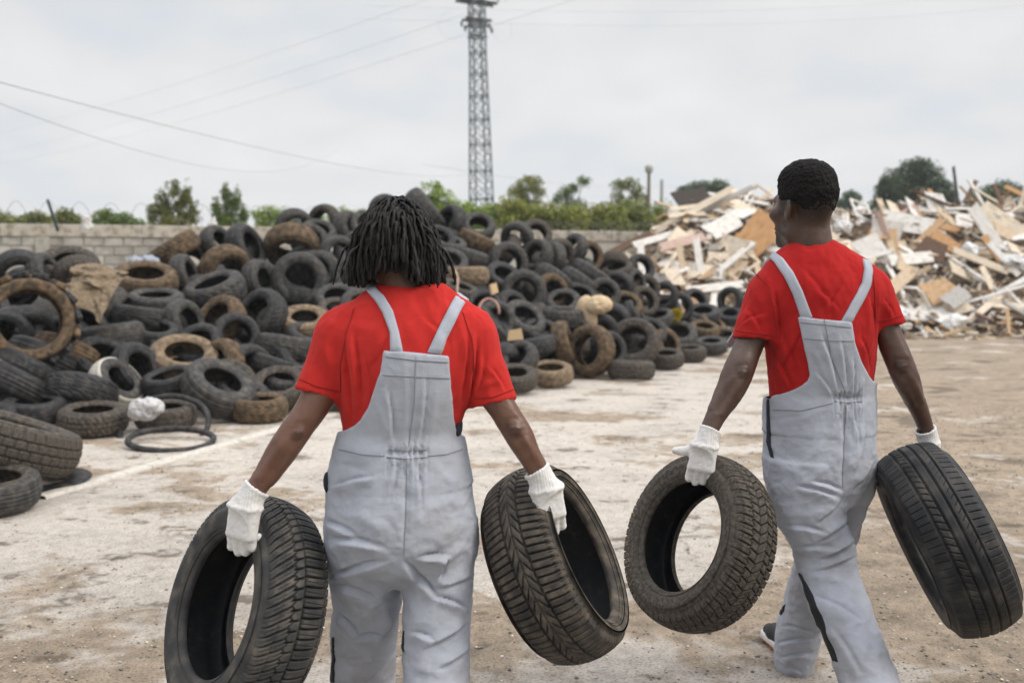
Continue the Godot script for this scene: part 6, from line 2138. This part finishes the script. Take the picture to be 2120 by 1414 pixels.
func timber_heap() -> void:
	rng.seed = 77
	var wood := {}
	for e in [["white", 0.68, 0.66, 0.63], ["cream", 0.64, 0.55, 0.44], ["pale", 0.53, 0.42, 0.30], ["tan", 0.44, 0.29, 0.165], ["orange", 0.46, 0.26, 0.12], ["brown", 0.12, 0.070, 0.043], ["grey", 0.36, 0.345, 0.33], ["dark", 0.045, 0.036, 0.032], ["pink", 0.52, 0.38, 0.33]]:
		wood[e[0]] = tri(ramp_texture(130 + wood.size(), 0.02, [[0.0, e[1] * 0.60, e[2] * 0.56, e[3] * 0.52], [0.35, e[1] * 0.95, e[2] * 0.94, e[3] * 0.93], [1.0, e[1] * 1.15, e[2] * 1.15, e[3] * 1.16]], 256), 1.1, 0.85, null)
	# the core of the heap
	var v := PackedVector3Array()
	var lump := noise(131, 0.8, 4)
	var cols := 73
	for r in 26:
		for q in cols:
			var px := 1255.0 + q * 14.0
			var h := heap_row(TIMBER_HEAP, px)
			var f := r / 25.0
			var d: float
			var y: float
			if f < 0.6:
				d = lerpf(h[0] + 0.35, h[1] + 0.3, f / 0.6)
				y = h[2] * f / 0.6 - 0.15
			else:
				d = h[1] + 0.3 + (f - 0.6) * 12.0
				y = h[2] * (1.0 - (f - 0.6) / 0.4) - 0.15
			var p := pt(px, 555, d)
			p.y = maxf(y + 0.35 * lump.get_noise_2d(p.x, p.z * 1.3), -0.05)
			v.append(p)
	var core := grid_mesh(v, 26, cols, false, PackedColorArray(), PackedVector2Array(), true)
	var rubble := tri(ramp_texture(140, 0.03, [[0.0, 0.06, 0.042, 0.03], [0.5, 0.24, 0.18, 0.125], [1.0, 0.50, 0.42, 0.32]]), 1.6, 0.95, bump_texture(141, 0.08), 3.0)
	var o := part(self, "rubble_mound", core, rubble)
	tag(o, "mound of crushed wood and plaster at the core of the timber heap", "rubble", "", "stuff")
	var planks: Array[ArrayMesh] = []
	var boards: Array[ArrayMesh] = []
	for k in 5:
		planks.append(splintered_plank(200 + k))
		boards.append(broken_board(300 + k))
	var frames: Array[ArrayMesh] = [frame_mesh(0.9, 0.7, 0.075, 0.05, 4), frame_mesh(0.8, 0.6, 0.07, 0.05, 3), frame_mesh(1.0, 0.55, 0.08, 0.05, 2)]
	# pieces that stand out, by the ends of their long middle line in the photograph and their width
	for e in [
		[1259, 527, 1352, 481, 15, "brown", "plank", "long dark brown beam sloping up from the tyre pile to the heap"], [1345, 486, 1520, 389, 15, "cream", "plank", "longest pale plank running up the slope above the tyre pile"], [1382, 470, 1562, 386, 10, "grey", "plank", "long weathered grey plank lying along the longest pale plank"],
		[1392, 416, 1470, 404, 46, "dark", "board", "dark roof panel jutting from the crest above the tyre pile"], [1388, 434, 1472, 424, 10, "cream", "plank", "upper pale slat under the dark roof panel"], [1384, 448, 1462, 442, 10, "cream", "plank", "lower pale slat under the dark roof panel"],
		[1503, 562, 1603, 450, 74, "orange", "board", "large orange chipboard leaning on the heap beside the taller man's head"], [1466, 484, 1532, 452, 46, "white", "board", "broken white board propped above the orange chipboard"], [1312, 508, 1402, 482, 15, "white", "plank", "white window bar at the upper end of the tyre pile"],
		[1326, 500, 1331, 572, 14, "white", "plank", "white upright bar standing over the end of the tyre pile"], [1308, 570, 1345, 588, 13, "white", "plank", "short white bar lying on the last tyres of the pile"], [1441, 490, 1453, 577, 14, "white", "plank", "white upright slat in the middle of the broken window frames"],
		[1404, 503, 1420, 580, 12, "pale", "plank", "pale upright slat beside the white upright slat"], [1470, 577, 1562, 500, 12, "white", "plank", "slim white bar slanting up to the orange chipboard"], [1420, 602, 1542, 588, 17, "white", "plank", "level white plank below the orange chipboard"], [1553, 504, 1622, 522, 14, "white", "plank", "white bar reaching from the orange chipboard to the taller man's neck"],
		[1368, 512, 1462, 489, 20, "pink", "plank", "pinkish plank across the broken window frames"], [1392, 606, 1432, 652, 10, "white", "plank", "white bar sliding down onto the tyres by the yellow tub"], [1440, 640, 1500, 625, 12, "white", "plank", "white plank end lying behind the last tyres"],
		[1826, 452, 1938, 470, 46, "white", "board", "white door lying on the crest below the round tree"], [2018, 428, 2140, 498, 58, "cream", "board", "big cream panel sloping down from the crest at the far end"], [2012, 424, 2102, 562, 26, "white", "plank", "broad white plank slanting down in front of the big cream panel"],
		[2046, 500, 2112, 572, 13, "white", "plank", "narrow white plank under the broad slanting white plank"], [1898, 506, 1966, 526, 56, "brown", "board", "dark brown carton side in the hollow below the white door"], [1930, 484, 1988, 516, 34, "orange", "board", "curved tan veneer above the dark brown carton"], [1972, 516, 2096, 566, 15, "cream", "plank", "cream plank crossing below the curved tan veneer"],
		[2038, 488, 2078, 546, 15, "orange", "plank", "orange plank between the two slanting white planks"], [1842, 540, 1938, 531, 26, "white", "plank", "broad level white plank beside the leaning white sheet"], [1782, 486, 1852, 574, 62, "white", "board", "leaning white sheet behind the taller man's shoulder"], [1912, 614, 1980, 586, 56, "tan", "board", "light tan panel facing the yard near the foot of the heap"],
		[1960, 630, 2004, 602, 40, "grey", "board", "pale grey panel overlapping the light tan panel"], [1948, 468, 1988, 478, 18, "orange", "board", "reddish board under the white door's end"], [1849, 474, 1855, 528, 15, "tan", "plank", "tan post stub below the white door"], [1838, 606, 1884, 560, 30, "pale", "board", "pale board slanting beside the taller man's sleeve"],
		[1894, 432, 1913, 390, 9, "brown", "plank", "short rusty beam rising from the crest before the round tree"], [1938, 428, 1925, 391, 7, "orange", "plank", "orange-brown stick rising beside the short rusty beam"], [1986, 432, 1975, 344, 5, "dark", "plank", "tall thin dark pole standing up from the crest"], [1998, 420, 2023, 373, 9, "brown", "plank", "rusty beam leaning away from the tall thin dark pole"],
		[2078, 424, 2058, 380, 8, "brown", "plank", "rusty beam standing before the far rounded tree"], [2082, 386, 2128, 408, 10, "orange", "plank", "orange-brown beam jutting over the big cream panel"], [2086, 640, 2091, 694, 6, "tan", "plank", "thin tan lath standing at the foot of the heap"]]:
		var d := heap_depth(TIMBER_HEAP, (e[0] + e[2]) * 0.5, (e[1] + e[3]) * 0.5) - 0.45
		var p := pt(e[0], e[1], d + (0.25 if e[1] < e[3] else -0.25))
		var q := pt(e[2], e[3], d + (-0.25 if e[1] < e[3] else 0.25))
		var x := (q - p).normalized()
		var n := Vector3(-0.1, 0.55, 0.9)
		n = (n - x * n.dot(x)).normalized()
		var t := part(self, "scrap_" + e[6], (planks if e[6] == "plank" else boards)[rng.randi() % 5], wood[e[5]])
		t.transform = Transform3D(Basis(x, n, x.cross(n)).scaled_local(Vector3((q - p).length(), 0.045 if e[6] == "plank" else 0.03, e[4] * d / F * 1.05)), (p + q) * 0.5)
		tag(t, e[7], e[6], "scrap wood in the timber heap")
	# the rest, strewn over the slope
	var labelled := []
	var made := 0
	while made < 255:
		var px := rng.randf_range(1292, 2260)
		var h := heap_row(TIMBER_HEAP, px)
		var f := pow(rng.randf(), 0.85)
		var d := lerpf(h[0] - 0.1, h[1] + 0.1, f)
		var p := pt(px, 555, d)
		p.y = maxf(h[2] * f + rng.randf_range(-0.12, 0.18), 0.04)
		var py := seen_at(p).y
		made += 1
		var tone: String = ["white", "white", "white", "white", "cream", "cream", "cream", "cream", "cream", "pale", "pale", "pale", "tan", "grey", "brown", "pink"][rng.randi() % 16]
		var kind := rng.randf()
		var steep := rng.randf_range(-0.2, 1.25)
		var b := Basis(Vector3.UP, rng.randf() * TAU) * Basis.IDENTITY
		# lie along the slope, then tip and turn
		var tilt := Basis(Vector3.RIGHT, 0.60 + rng.randfn() * 0.36) * Basis(Vector3.BACK, rng.randfn() * 0.30)
		b = tilt * b
		var mesh: Mesh
		var size := Vector3.ONE
		var called := "scrap_plank"
		if kind < 0.50:
			mesh = planks[rng.randi() % 5]
			size = Vector3(rng.randf_range(0.8, 2.3) * (1.0 if rng.randf() < 0.8 else 1.4), rng.randf_range(0.02, 0.05), rng.randf_range(0.07, 0.20))
		elif kind < 0.92:
			mesh = boards[rng.randi() % 5]
			called = "scrap_board"
			size = Vector3(rng.randf_range(0.4, 1.35), rng.randf_range(0.012, 0.035), rng.randf_range(0.3, 0.85))
		else:
			mesh = frames[rng.randi() % 3]
			called = "scrap_casement"
			size = Vector3.ONE * rng.randf_range(0.6, 1.0)
			tone = ["white", "white", "cream", "pale"][rng.randi() % 4]
		var t := part(self, called, mesh, wood[tone], Transform3D(b.scaled_local(size), p))
		var noun: String = {"scrap_plank": "plank", "scrap_board": "board", "scrap_casement": "window frame"}[called]
		tag(t, "", noun, "scrap wood in the timber heap")
		var best := 1e9
		var said := ""
		for mk in TIMBER_MARKS:
			var far := Vector2(px - mk[1], (py - mk[2]) * 1.2).length()
			if far < best:
				best = far
				said = ("above " if py < mk[2] - 28 else "below " if py > mk[2] + 28 else "beside ") + mk[0]
		var long := "long " if called == "scrap_plank" and size.x > 1.5 else "short " if called == "scrap_plank" and size.x < 1.0 else "large " if called == "scrap_board" and size.x > 0.95 else ""
		labelled.append([t, "%s%s %s %s" % [long, {"pale": "pale wooden", "dark": "blackened", "pink": "pinkish"}.get(tone, tone), noun, said], px])
	number_labels(labelled, "nearest the tyre pile", "the tyre pile")
	# splinters and small scrap nobody could count
	var chip := splintered_plank(999)
	var mm := MultiMesh.new()
	mm.transform_format = MultiMesh.TRANSFORM_3D
	mm.use_colors = true
	mm.mesh = chip
	mm.instance_count = 2200
	for k in 2200:
		var px := rng.randf_range(1285, 2270)
		var h := heap_row(TIMBER_HEAP, px)
		var f := rng.randf()
		var p := pt(px, 555, lerpf(h[0] - 0.7, h[1] + 0.15, f))
		p.y = maxf(h[2] * maxf(f * 1.12 - 0.12, 0.0) + rng.randf_range(-0.1, 0.16), 0.012)
		var s := Vector3(rng.randf_range(0.08, 0.42), rng.randf_range(0.008, 0.03), rng.randf_range(0.02, 0.13))
		mm.set_instance_transform(k, Transform3D(Basis.from_euler(Vector3(rng.randfn() * (0.6 if p.y > 0.1 else 0.08), rng.randf() * TAU, rng.randfn() * (0.6 if p.y > 0.1 else 0.08))).scaled_local(s), p))
		var tone: Array = [[0.66, 0.63, 0.58], [0.62, 0.53, 0.42], [0.52, 0.41, 0.29], [0.47, 0.31, 0.175], [0.34, 0.22, 0.13], [0.14, 0.085, 0.055], [0.58, 0.52, 0.44]][rng.randi() % 7]
		var w := rng.randf_range(0.8, 1.1)
		mm.set_instance_color(k, Color(tone[0] * w, tone[1] * w, tone[2] * w))
	var mi := MultiMeshInstance3D.new()
	mi.name = "splinters"
	mi.multimesh = mm
	var m := plain(1, 1, 1, 0.9)
	m.vertex_color_use_as_albedo = true
	mi.material_override = m
	add_child(mi)
	tag(mi, "splinters and small wood scraps covering the timber heap", "splinters", "", "stuff")
	# a white tub with a green base, and rags of plastic
	var tub := thing("plastic_tub", "white tub with a green base at the foot of the timber heap", "tub", Transform3D(Basis(Vector3.BACK, 0.12), on_ground(1976, 696)))
	part(tub, "base", lathe(PackedVector2Array([Vector2(0.25, 0.10), Vector2(0.24, 0.0), Vector2(0.0, 0.0), Vector2(0.0, 0.095), Vector2(0.24, 0.098)]), 24), plain(0.015, 0.17, 0.075, 0.6))
	part(tub, "body", cloth_lump(Vector3(0, 0.26, 0), Vector3(0.27, 0.19, 0.2), 151), plain(0.66, 0.66, 0.65, 0.7))
	for k in 5:
		var c := [[1800, 520], [2010, 520], [1745, 470], [2105, 545], [1860, 650]][k] as Array
		var rag := part(self, "plastic_sheet", cloth_lump(pt(c[0], c[1], heap_depth(TIMBER_HEAP, c[0], c[1]) - 0.3), Vector3(0.3, 0.2, 0.18), 160 + k), plain(0.68, 0.68, 0.68, 0.6))
		tag(rag, ["crumpled white plastic over the leaning white sheet", "crumpled white plastic under the curved tan veneer", "crumpled white plastic just past the taller man's ear", "crumpled white plastic at the narrow white plank's end", "crumpled white plastic beside the taller man's sleeve, low down"][k], "plastic sheet", "scrap plastic in the timber heap")

# ---------------------------------------------------------------- plants
var leaf_spray: ArrayMesh


func spray() -> ArrayMesh:
	if leaf_spray:
		return leaf_spray
	var r := RandomNumberGenerator.new()
	r.seed = 3
	var v := PackedVector3Array()
	var n := PackedVector3Array()
	var idx := PackedInt32Array()
	for k in 7:
		var b := Basis.from_euler(Vector3(r.randf_range(-1, 1), r.randf() * TAU, r.randf_range(-1, 1)))
		var c := Vector3(r.randf_range(-0.5, 0.5), r.randf_range(-0.4, 0.4), r.randf_range(-0.5, 0.5))
		var base := v.size()
		for q in [Vector3(0, 0, 0), Vector3(0.22, 0.05, 0.3), Vector3(0, -0.04, 0.72), Vector3(-0.22, 0.05, 0.3)]:
			v.append(c + b * (q * 0.62))
			n.append((b * Vector3(q.x * 0.8, 1, 0)).normalized())
		idx.append_array([base, base + 2, base + 3, base, base + 1, base + 2])
	leaf_spray = packed(v, n, idx)
	return leaf_spray


# blobs: [px, py, half width px, half height px]; the crown fills them with sprays of leaves
func plant(called: String, label: String, category: String, group: String, depth: float, blobs: Array, leaf: float, count: int, tint: Vector3, trunk: Array, seed_: int) -> void:
	var r := RandomNumberGenerator.new()
	r.seed = seed_
	var s := depth / F
	var foot := pt(trunk[0], 555, depth)
	foot.y = -0.06
	var o := thing(called, label, category, Transform3D(Basis.IDENTITY, foot), group)
	var bark := plain(0.10, 0.075, 0.055, 0.95)
	var v := PackedVector3Array()
	var idx := PackedInt32Array()
	# trunk, then a limb to every blob
	var top := pt(trunk[0], trunk[1], depth) - foot
	var r0: float = trunk[2]
	add_tube(v, idx, PackedVector3Array([Vector3.ZERO, top * 0.5 + Vector3(0.05, 0, 0), top]), PackedFloat32Array([r0, r0 * 0.8, r0 * 0.6]), 7)
	for b in blobs:
		var c := pt(b[0], b[1], depth) - foot
		add_tube(v, idx, PackedVector3Array([top * 0.85, (top * 0.85).lerp(c, 0.5) + Vector3(0, -0.05, 0.05), c + Vector3(0, b[3] * s * 0.6, 0)]), PackedFloat32Array([r0 * 0.5, r0 * 0.3, r0 * 0.08]), 5)
	part(o, "trunk", packed(v, normals_of(v, idx), idx), bark)
	var clump := noise(seed_, 1.1 / maxf(0.3, blobs[0][2] * s), 3)
	var area := 0.0
	for b in blobs:
		area += b[2] * b[3]
	var where: Array[Transform3D] = []
	var tone: Array[Color] = []
	for b in blobs:
		var c := pt(b[0], b[1], depth) - foot
		var many := int(count * b[2] * b[3] / area)
		for k in many:
			var d := Vector3(r.randfn(), r.randfn(), r.randfn()).normalized() * pow(r.randf(), 0.42)
			var p := c + d * Vector3(b[2] * s, b[3] * s, b[2] * s * 0.8)
			var w := clump.get_noise_3dv(p)
			if w < -0.02 - 0.14 * r.randf():
				continue
			p += d * w * b[2] * s * 0.35
			where.append(Transform3D(Basis.from_euler(Vector3(r.randfn() * 0.5, r.randf() * TAU, r.randfn() * 0.5)).scaled(Vector3.ONE * leaf * r.randf_range(0.6, 1.3)), p))
			var g := r.randf_range(0.65, 1.25)
			var warm := r.randf_range(-0.12, 0.22)
			tone.append(Color(tint.x * g * (1.0 + warm), tint.y * g, tint.z * g))
	var mm := MultiMesh.new()
	mm.transform_format = MultiMesh.TRANSFORM_3D
	mm.use_colors = true
	mm.mesh = spray()
	mm.instance_count = where.size()
	for k in where.size():
		mm.set_instance_transform(k, where[k])
		mm.set_instance_color(k, tone[k])
	var crown := MultiMeshInstance3D.new()
	crown.name = "crown"
	crown.multimesh = mm
	crown.material_override = M.leaf
	crown.set_meta("kind", "stuff")
	o.add_child(crown, true)


func plants() -> void:
	M.leaf = plain(1, 1, 1, 0.6)
	M.leaf.vertex_color_use_as_albedo = true
	M.leaf.backlight_enabled = true
	M.leaf.backlight = Color(0.5, 0.6, 0.3)
	var olive := Vector3(0.19, 0.21, 0.06)
	var green := Vector3(0.15, 0.22, 0.055)
	var bright := Vector3(0.27, 0.37, 0.08)
	var yellow := Vector3(0.29, 0.31, 0.075)
	var dark := Vector3(0.066, 0.105, 0.046)
	var g := "bushes beyond the wall"
	plant("bush", "low olive bush beyond the wall at the razor wire's open end", "bush", g, 27.0, [[12, 462, 42, 16], [-20, 455, 40, 18]], 0.16, 700, olive, [10, 470, 0.04], 1)
	plant("bush", "round olive bush beyond the wall in front of the leaning wire post", "bush", g, 27.5, [[70, 458, 30, 18], [92, 462, 26, 14]], 0.16, 600, olive, [75, 470, 0.04], 2)
	plant("bush", "olive bush between the leaning wire post and the white rag", "bush", g, 27.0, [[132, 452, 22, 20], [152, 460, 18, 14]], 0.16, 500, olive, [135, 470, 0.04], 3)
	plant("bush", "low dark green bush beyond the white rag", "bush", g, 27.0, [[215, 452, 28, 18], [250, 458, 26, 14], [275, 462, 22, 10]], 0.16, 800, green, [225, 470, 0.04], 4)
	plant("sapling", "taller bushy sapling with upright plumes beyond the wall", "sapling", "saplings beyond the wall", 25.5, [[330, 424, 9, 32], [346, 416, 9, 38], [362, 406, 8, 36], [384, 400, 8, 34], [373, 425, 10, 34], [316, 446, 12, 22], [402, 440, 12, 26], [390, 440, 12, 30], [340, 448, 16, 24], [355, 460, 48, 16]], 0.12, 2600, olive, [358, 440, 0.05], 5)
	plant("sapling", "slimmer sapling with pointed plumes beyond the wall", "sapling", "saplings beyond the wall", 25.5, [[466, 406, 7, 30], [490, 412, 8, 30], [448, 430, 9, 22], [478, 428, 9, 30], [460, 446, 12, 22], [502, 446, 9, 24], [476, 456, 28, 16]], 0.12, 1500, green, [472, 440, 0.05], 6)
	plant("bush", "light green bush beyond the wall next to the slimmer sapling", "bush", g, 27.0, [[548, 452, 24, 24], [585, 455, 26, 20], [612, 458, 24, 18]], 0.16, 1100, bright, [565, 470, 0.04], 7)
	plant("bush", "bright bush showing over the tyres beside the dreadlocks", "bush", g, 28.0, [[715, 452, 30, 18], [752, 450, 26, 18], [680, 458, 30, 14]], 0.16, 900, bright, [725, 470, 0.04], 8)
	plant("bush", "airy bright bush behind the topmost leaning tyre", "bush", g, 30.0, [[895, 402, 26, 24], [870, 425, 30, 20], [918, 418, 26, 22], [905, 445, 40, 24]], 0.17, 1300, bright, [895, 440, 0.05], 9)
	plant("bush", "bright green bush right below the foot of the mast", "bush", g, 33.0, [[965, 446, 48, 24], [1000, 440, 40, 22], [940, 452, 40, 26], [985, 462, 60, 18]], 0.2, 2000, bright, [970, 460, 0.05], 10)
	plant("bush", "yellow-green bush between the mast and the thin crowned tree", "bush", g, 33.0, [[1050, 440, 44, 26], [1085, 446, 38, 22], [1060, 462, 60, 20]], 0.2, 1700, yellow, [1060, 460, 0.05], 11)
	plant("bush", "broad olive bush beyond the pale wall panels", "bush", g, 33.0, [[1135, 446, 46, 24], [1175, 450, 46, 22], [1150, 464, 60, 18]], 0.2, 1900, yellow, [1150, 465, 0.05], 12)
	plant("bush", "olive bush behind the brown wall post", "bush", g, 34.0, [[1220, 452, 44, 24], [1262, 450, 40, 24], [1240, 466, 60, 18]], 0.2, 1800, yellow * 0.9, [1240, 466, 0.05], 13)
	plant("bush", "dark olive bush below the street lamp", "bush", g, 35.0, [[1305, 444, 40, 28], [1345, 452, 36, 26], [1325, 466, 60, 18]], 0.2, 1700, olive * 1.3, [1322, 466, 0.05], 14)
	plant("bush", "green bush touching the dark roof panel of the timber heap", "bush", g, 36.0, [[1375, 446, 24, 24], [1390, 462, 30, 18]], 0.2, 700, bright * 0.8, [1378, 466, 0.05], 15)
	g = "trees far beyond the wall"
	plant("tree", "thin crowned yellowish tree just past the mast", "tree", g, 46.0, [[1096, 380, 26, 16], [1075, 402, 24, 16], [1112, 396, 18, 12], [1090, 425, 34, 18]], 0.22, 1300, yellow * 0.85, [1088, 420, 0.09], 16)
	plant("tree", "sparse tree with a lone upper tuft between the mast and the lamp", "tree", g, 48.0, [[1210, 375, 15, 9], [1172, 398, 18, 14], [1188, 388, 10, 8], [1155, 410, 14, 10], [1185, 425, 28, 14]], 0.22, 700, green * 0.9, [1180, 425, 0.08], 17)
	plant("tree", "open crowned tree next to the street lamp", "tree", g, 48.0, [[1285, 385, 18, 12], [1305, 378, 16, 9], [1322, 402, 16, 18], [1278, 405, 12, 16], [1295, 425, 34, 16]], 0.22, 1000, olive * 1.2, [1297, 425, 0.08], 18)
	plant("tree", "distant dark tree above the crest near the dark roof panel", "tree", g, 78.0, [[1452, 392, 26, 14], [1486, 388, 24, 12], [1420, 402, 24, 12]], 0.5, 900, dark * 1.3, [1455, 410, 0.2], 19)
	plant("tree", "distant small dark tree behind the taller man's neck", "tree", g, 84.0, [[1763, 414, 18, 16], [1740, 424, 14, 12]], 0.5, 500, dark * 1.2, [1760, 425, 0.2], 20)
	plant("tree", "big round dense dark green tree behind the timber heap", "tree", g, 66.0, [[1893, 402, 70, 66], [1850, 418, 42, 50], [1935, 420, 42, 52], [1893, 370, 46, 36], [1893, 440, 90, 40]], 0.42, 9000, dark, [1893, 450, 0.35], 21)
	plant("tree", "far rounded dull green tree at the end of the timber heap", "tree", g, 72.0, [[2068, 408, 46, 32], [2040, 420, 30, 26], [2100, 415, 34, 30], [2060, 440, 60, 24]], 0.45, 3200, dark * 1.3, [2065, 440, 0.3], 22)


# ---------------------------------------------------------------- mast, wires, posts
func bar_between(o: Node, called: String, a: Vector3, b: Vector3, t: float, unit: Mesh, m: Material) -> void:
	var y := (b - a).normalized()
	var x := y.cross(Vector3(0.31, 0.2, 0.93)).normalized()
	part(o, called, unit, m, Transform3D(Basis(x, y, x.cross(y)).scaled_local(Vector3(t, (b - a).length(), t)), (a + b) * 0.5))


func wire(label: String, a: Vector3, b: Vector3, sag: float, r: float, m: Material) -> void:
	var path := PackedVector3Array([Vector3.ZERO])
	for k in 41:
		var f := k / 40.0
		path.append(a.lerp(b, f) - Vector3.UP * sag * 4.0 * f * (1.0 - f))
	path[0] = path[1] + (path[1] - path[2]) * (8.0 if a.z > b.z else 1.0)
	tag(part(self, "overhead_wire", tube_mesh(path, r, r, 5), m), label, "wire", "overhead wires")


func mast_and_wires() -> void:
	var steel := plain(0.13, 0.16, 0.185, 0.6, 0.2)
	var black := plain(0.018, 0.02, 0.024, 0.6)
	var wm := plain(0.50, 0.51, 0.53, 0.7)
	var unit := BoxMesh.new()
	var d := 60.0
	var foot := pt(1001, 555, d)
	foot.y = -0.06
	var o := thing("lattice_mast", "tall grey steel lattice mast with dark crossarms beyond the bushes", "mast", Transform3D(Basis(Vector3.BACK, 0.022) * Basis(Vector3.UP, 0.42), foot))
	var H := 20.5
	var half := func(y: float) -> float: return lerpf(0.66, 0.38, clampf(y / 14.0, 0.0, 1.0))
	var corner := func(k: int, y: float) -> Vector3:
		var h: float = half.call(y)
		return Vector3(h * [-1, 1, 1, -1][k], y, h * [-1, -1, 1, 1][k])
	for k in 4:
		bar_between(o, "leg", corner.call(k, 0.0), corner.call(k, 14.0), 0.065, unit, steel)
		bar_between(o, "leg", corner.call(k, 14.0), corner.call(k, H), 0.06, unit, steel)
	var y := 0.0
	var up := true
	while y < H - 1.0:
		var s: float = half.call(y) * 1.55
		for k in 4:
			var q := (k + 1) % 4
			bar_between(o, "brace", corner.call(k, y), corner.call(q, y + s), 0.036, unit, steel)
			bar_between(o, "brace", corner.call(q, y), corner.call(k, y + s), 0.034, unit, steel)
		if up:
			for k in 4:
				bar_between(o, "crossbar", corner.call(k, y), corner.call((k + 1) % 4, y), 0.045, unit, black)
		up = not up
		y += s
	# crossarms seen near the top edge of the picture
	for e in [[17.25, 1.3, 0.17], [16.2, 0.88, 0.14], [15.85, 0.75, 0.11], [15.2, 0.55, 0.08]]:
		for s in [-0.30, 0.30]:
			part(o, "crossarm", block_mesh(Vector3(e[1] * 2.0, e[2], 0.09), 0.01), black, Transform3D(Basis(Vector3.UP, 0.15), Vector3(0.0, e[0], s)))
	var ins := lathe(PackedVector2Array([Vector2(0.0, 0.2), Vector2(0.05, 0.18), Vector2(0.05, 0.1), Vector2(0.09, 0.08), Vector2(0.05, 0.05), Vector2(0.09, 0.0), Vector2(0.05, -0.04), Vector2(0.05, -0.15), Vector2(0.0, -0.16)]), 10, false)
	for k in 6:
		part(o, "insulator", ins, black, Transform3D(Basis.IDENTITY, Vector3([-1.3, 1.3, -0.9, 0.9, -0.85, 0.85][k], [17.5, 17.5, 15.95, 15.95, 15.6, 15.6][k], [0.2, 0.2, -0.2, -0.2, 0.2, 0.2][k])))
	# loops of wire by the arms
	var path := PackedVector3Array()
	for k in 20:
		var a := PI * 0.5 + PI * 1.2 * k / 19.0
		path.append(Vector3(-1.75 + cos(a) * 0.8, 15.7 + sin(a) * 0.75, 0.3))
	part(o, "jumper_loop", tube_mesh(path, 0.006), wm)
	path = PackedVector3Array()
	for k in 20:
		var a := PI * 0.2 - PI * 1.2 * k / 19.0
		path.append(Vector3(1.5 + cos(a) * 0.6, 15.7 + sin(a) * 0.8, 0.3))
	part(o, "jumper_loop", tube_mesh(path, 0.006), wm)
	wire("heavier wire falling from the upper edge of the wall side to the mast", pt(-120, 138, 11.0), pt(990, 358, 62.0), 0.6, 0.009, wm)
	wire("slack wire sagging low under the heavier wire", pt(-120, 168, 11.0), pt(700, 306, 46.0), 1.05, 0.0065, wm)
	wire("topmost faint wire far off, coming down to the horizon", pt(948, -24, 60.0), pt(-200, 310, 170.0), 1.5, 0.009, wm)
	wire("faint far wire leaving the mast's upper crossarm", pt(948, 34, 60.0), pt(-200, 345, 170.0), 1.6, 0.009, wm)
	wire("faint far wire leaving the mast's lower crossarm", pt(962, 72, 60.0), pt(-200, 362, 170.0), 1.8, 0.009, wm)
	wire("faint wire leading from the mast over the timber heap, upper one", pt(1034, 20, 60.0), pt(2300, -40, 66.0), 0.8, 0.006, wm)
	wire("faint wire leading from the mast over the timber heap, lower one", pt(1022, 48, 60.0), pt(2300, -10, 66.0), 0.8, 0.006, wm)
	wire("thin wire running level from the mast towards the street lamp", pt(990, 358, 62.0), pt(1420, 385, 80.0), 0.4, 0.012, wm)
	# lamp post and plain poles
	var lamp := thing("street_lamp", "rusty pole with a pale round lamp head above the bushes", "street lamp", Transform3D(Basis.IDENTITY, pt(1342, 555, 52.0) * Vector3(1, 0, 1)))
	part(lamp, "pole", tube_mesh(PackedVector3Array([Vector3(0, -0.06, 0), Vector3(0, 6.4, 0)]), 0.12, 0.085), plain(0.20, 0.15, 0.13, 0.9))
	part(lamp, "lamp_head", lathe(PackedVector2Array([Vector2(0.0, 0.35), Vector2(0.16, 0.32), Vector2(0.22, 0.2), Vector2(0.20, 0.0), Vector2(0.10, -0.12), Vector2(0.0, -0.14)]), 16, false), plain(0.42, 0.40, 0.36, 0.7), Transform3D(Basis.IDENTITY, Vector3(0, 6.5, 0)))
	part(lamp, "junction_box", block_mesh(Vector3(0.18, 0.6, 0.2), 0.02), plain(0.13, 0.09, 0.075, 0.9), Transform3D(Basis(Vector3.BACK, 0.12), Vector3(-0.12, 5.0, 0.14)))
	var pole := part(self, "utility_pole", tube_mesh(PackedVector3Array([Vector3(0, -0.06, 0), Vector3(0.02, 6.6, 0)]), 0.15, 0.09), plain(0.36, 0.36, 0.36, 0.9), Transform3D(Basis.IDENTITY, pt(1368, 555, 58.0) * Vector3(1, 0, 1)))
	tag(pole, "plain grey pole between the street lamp and the dark roof panel", "pole")
	pole = part(self, "utility_pole", tube_mesh(PackedVector3Array([Vector3(0, -0.06, 0), Vector3(0, 8.2, 0)]), 0.09, 0.06), plain(0.32, 0.33, 0.35, 0.9), Transform3D(Basis.IDENTITY, pt(1321, 555, 75.0) * Vector3(1, 0, 1)))
	tag(pole, "thin distant pole just before the street lamp", "pole")
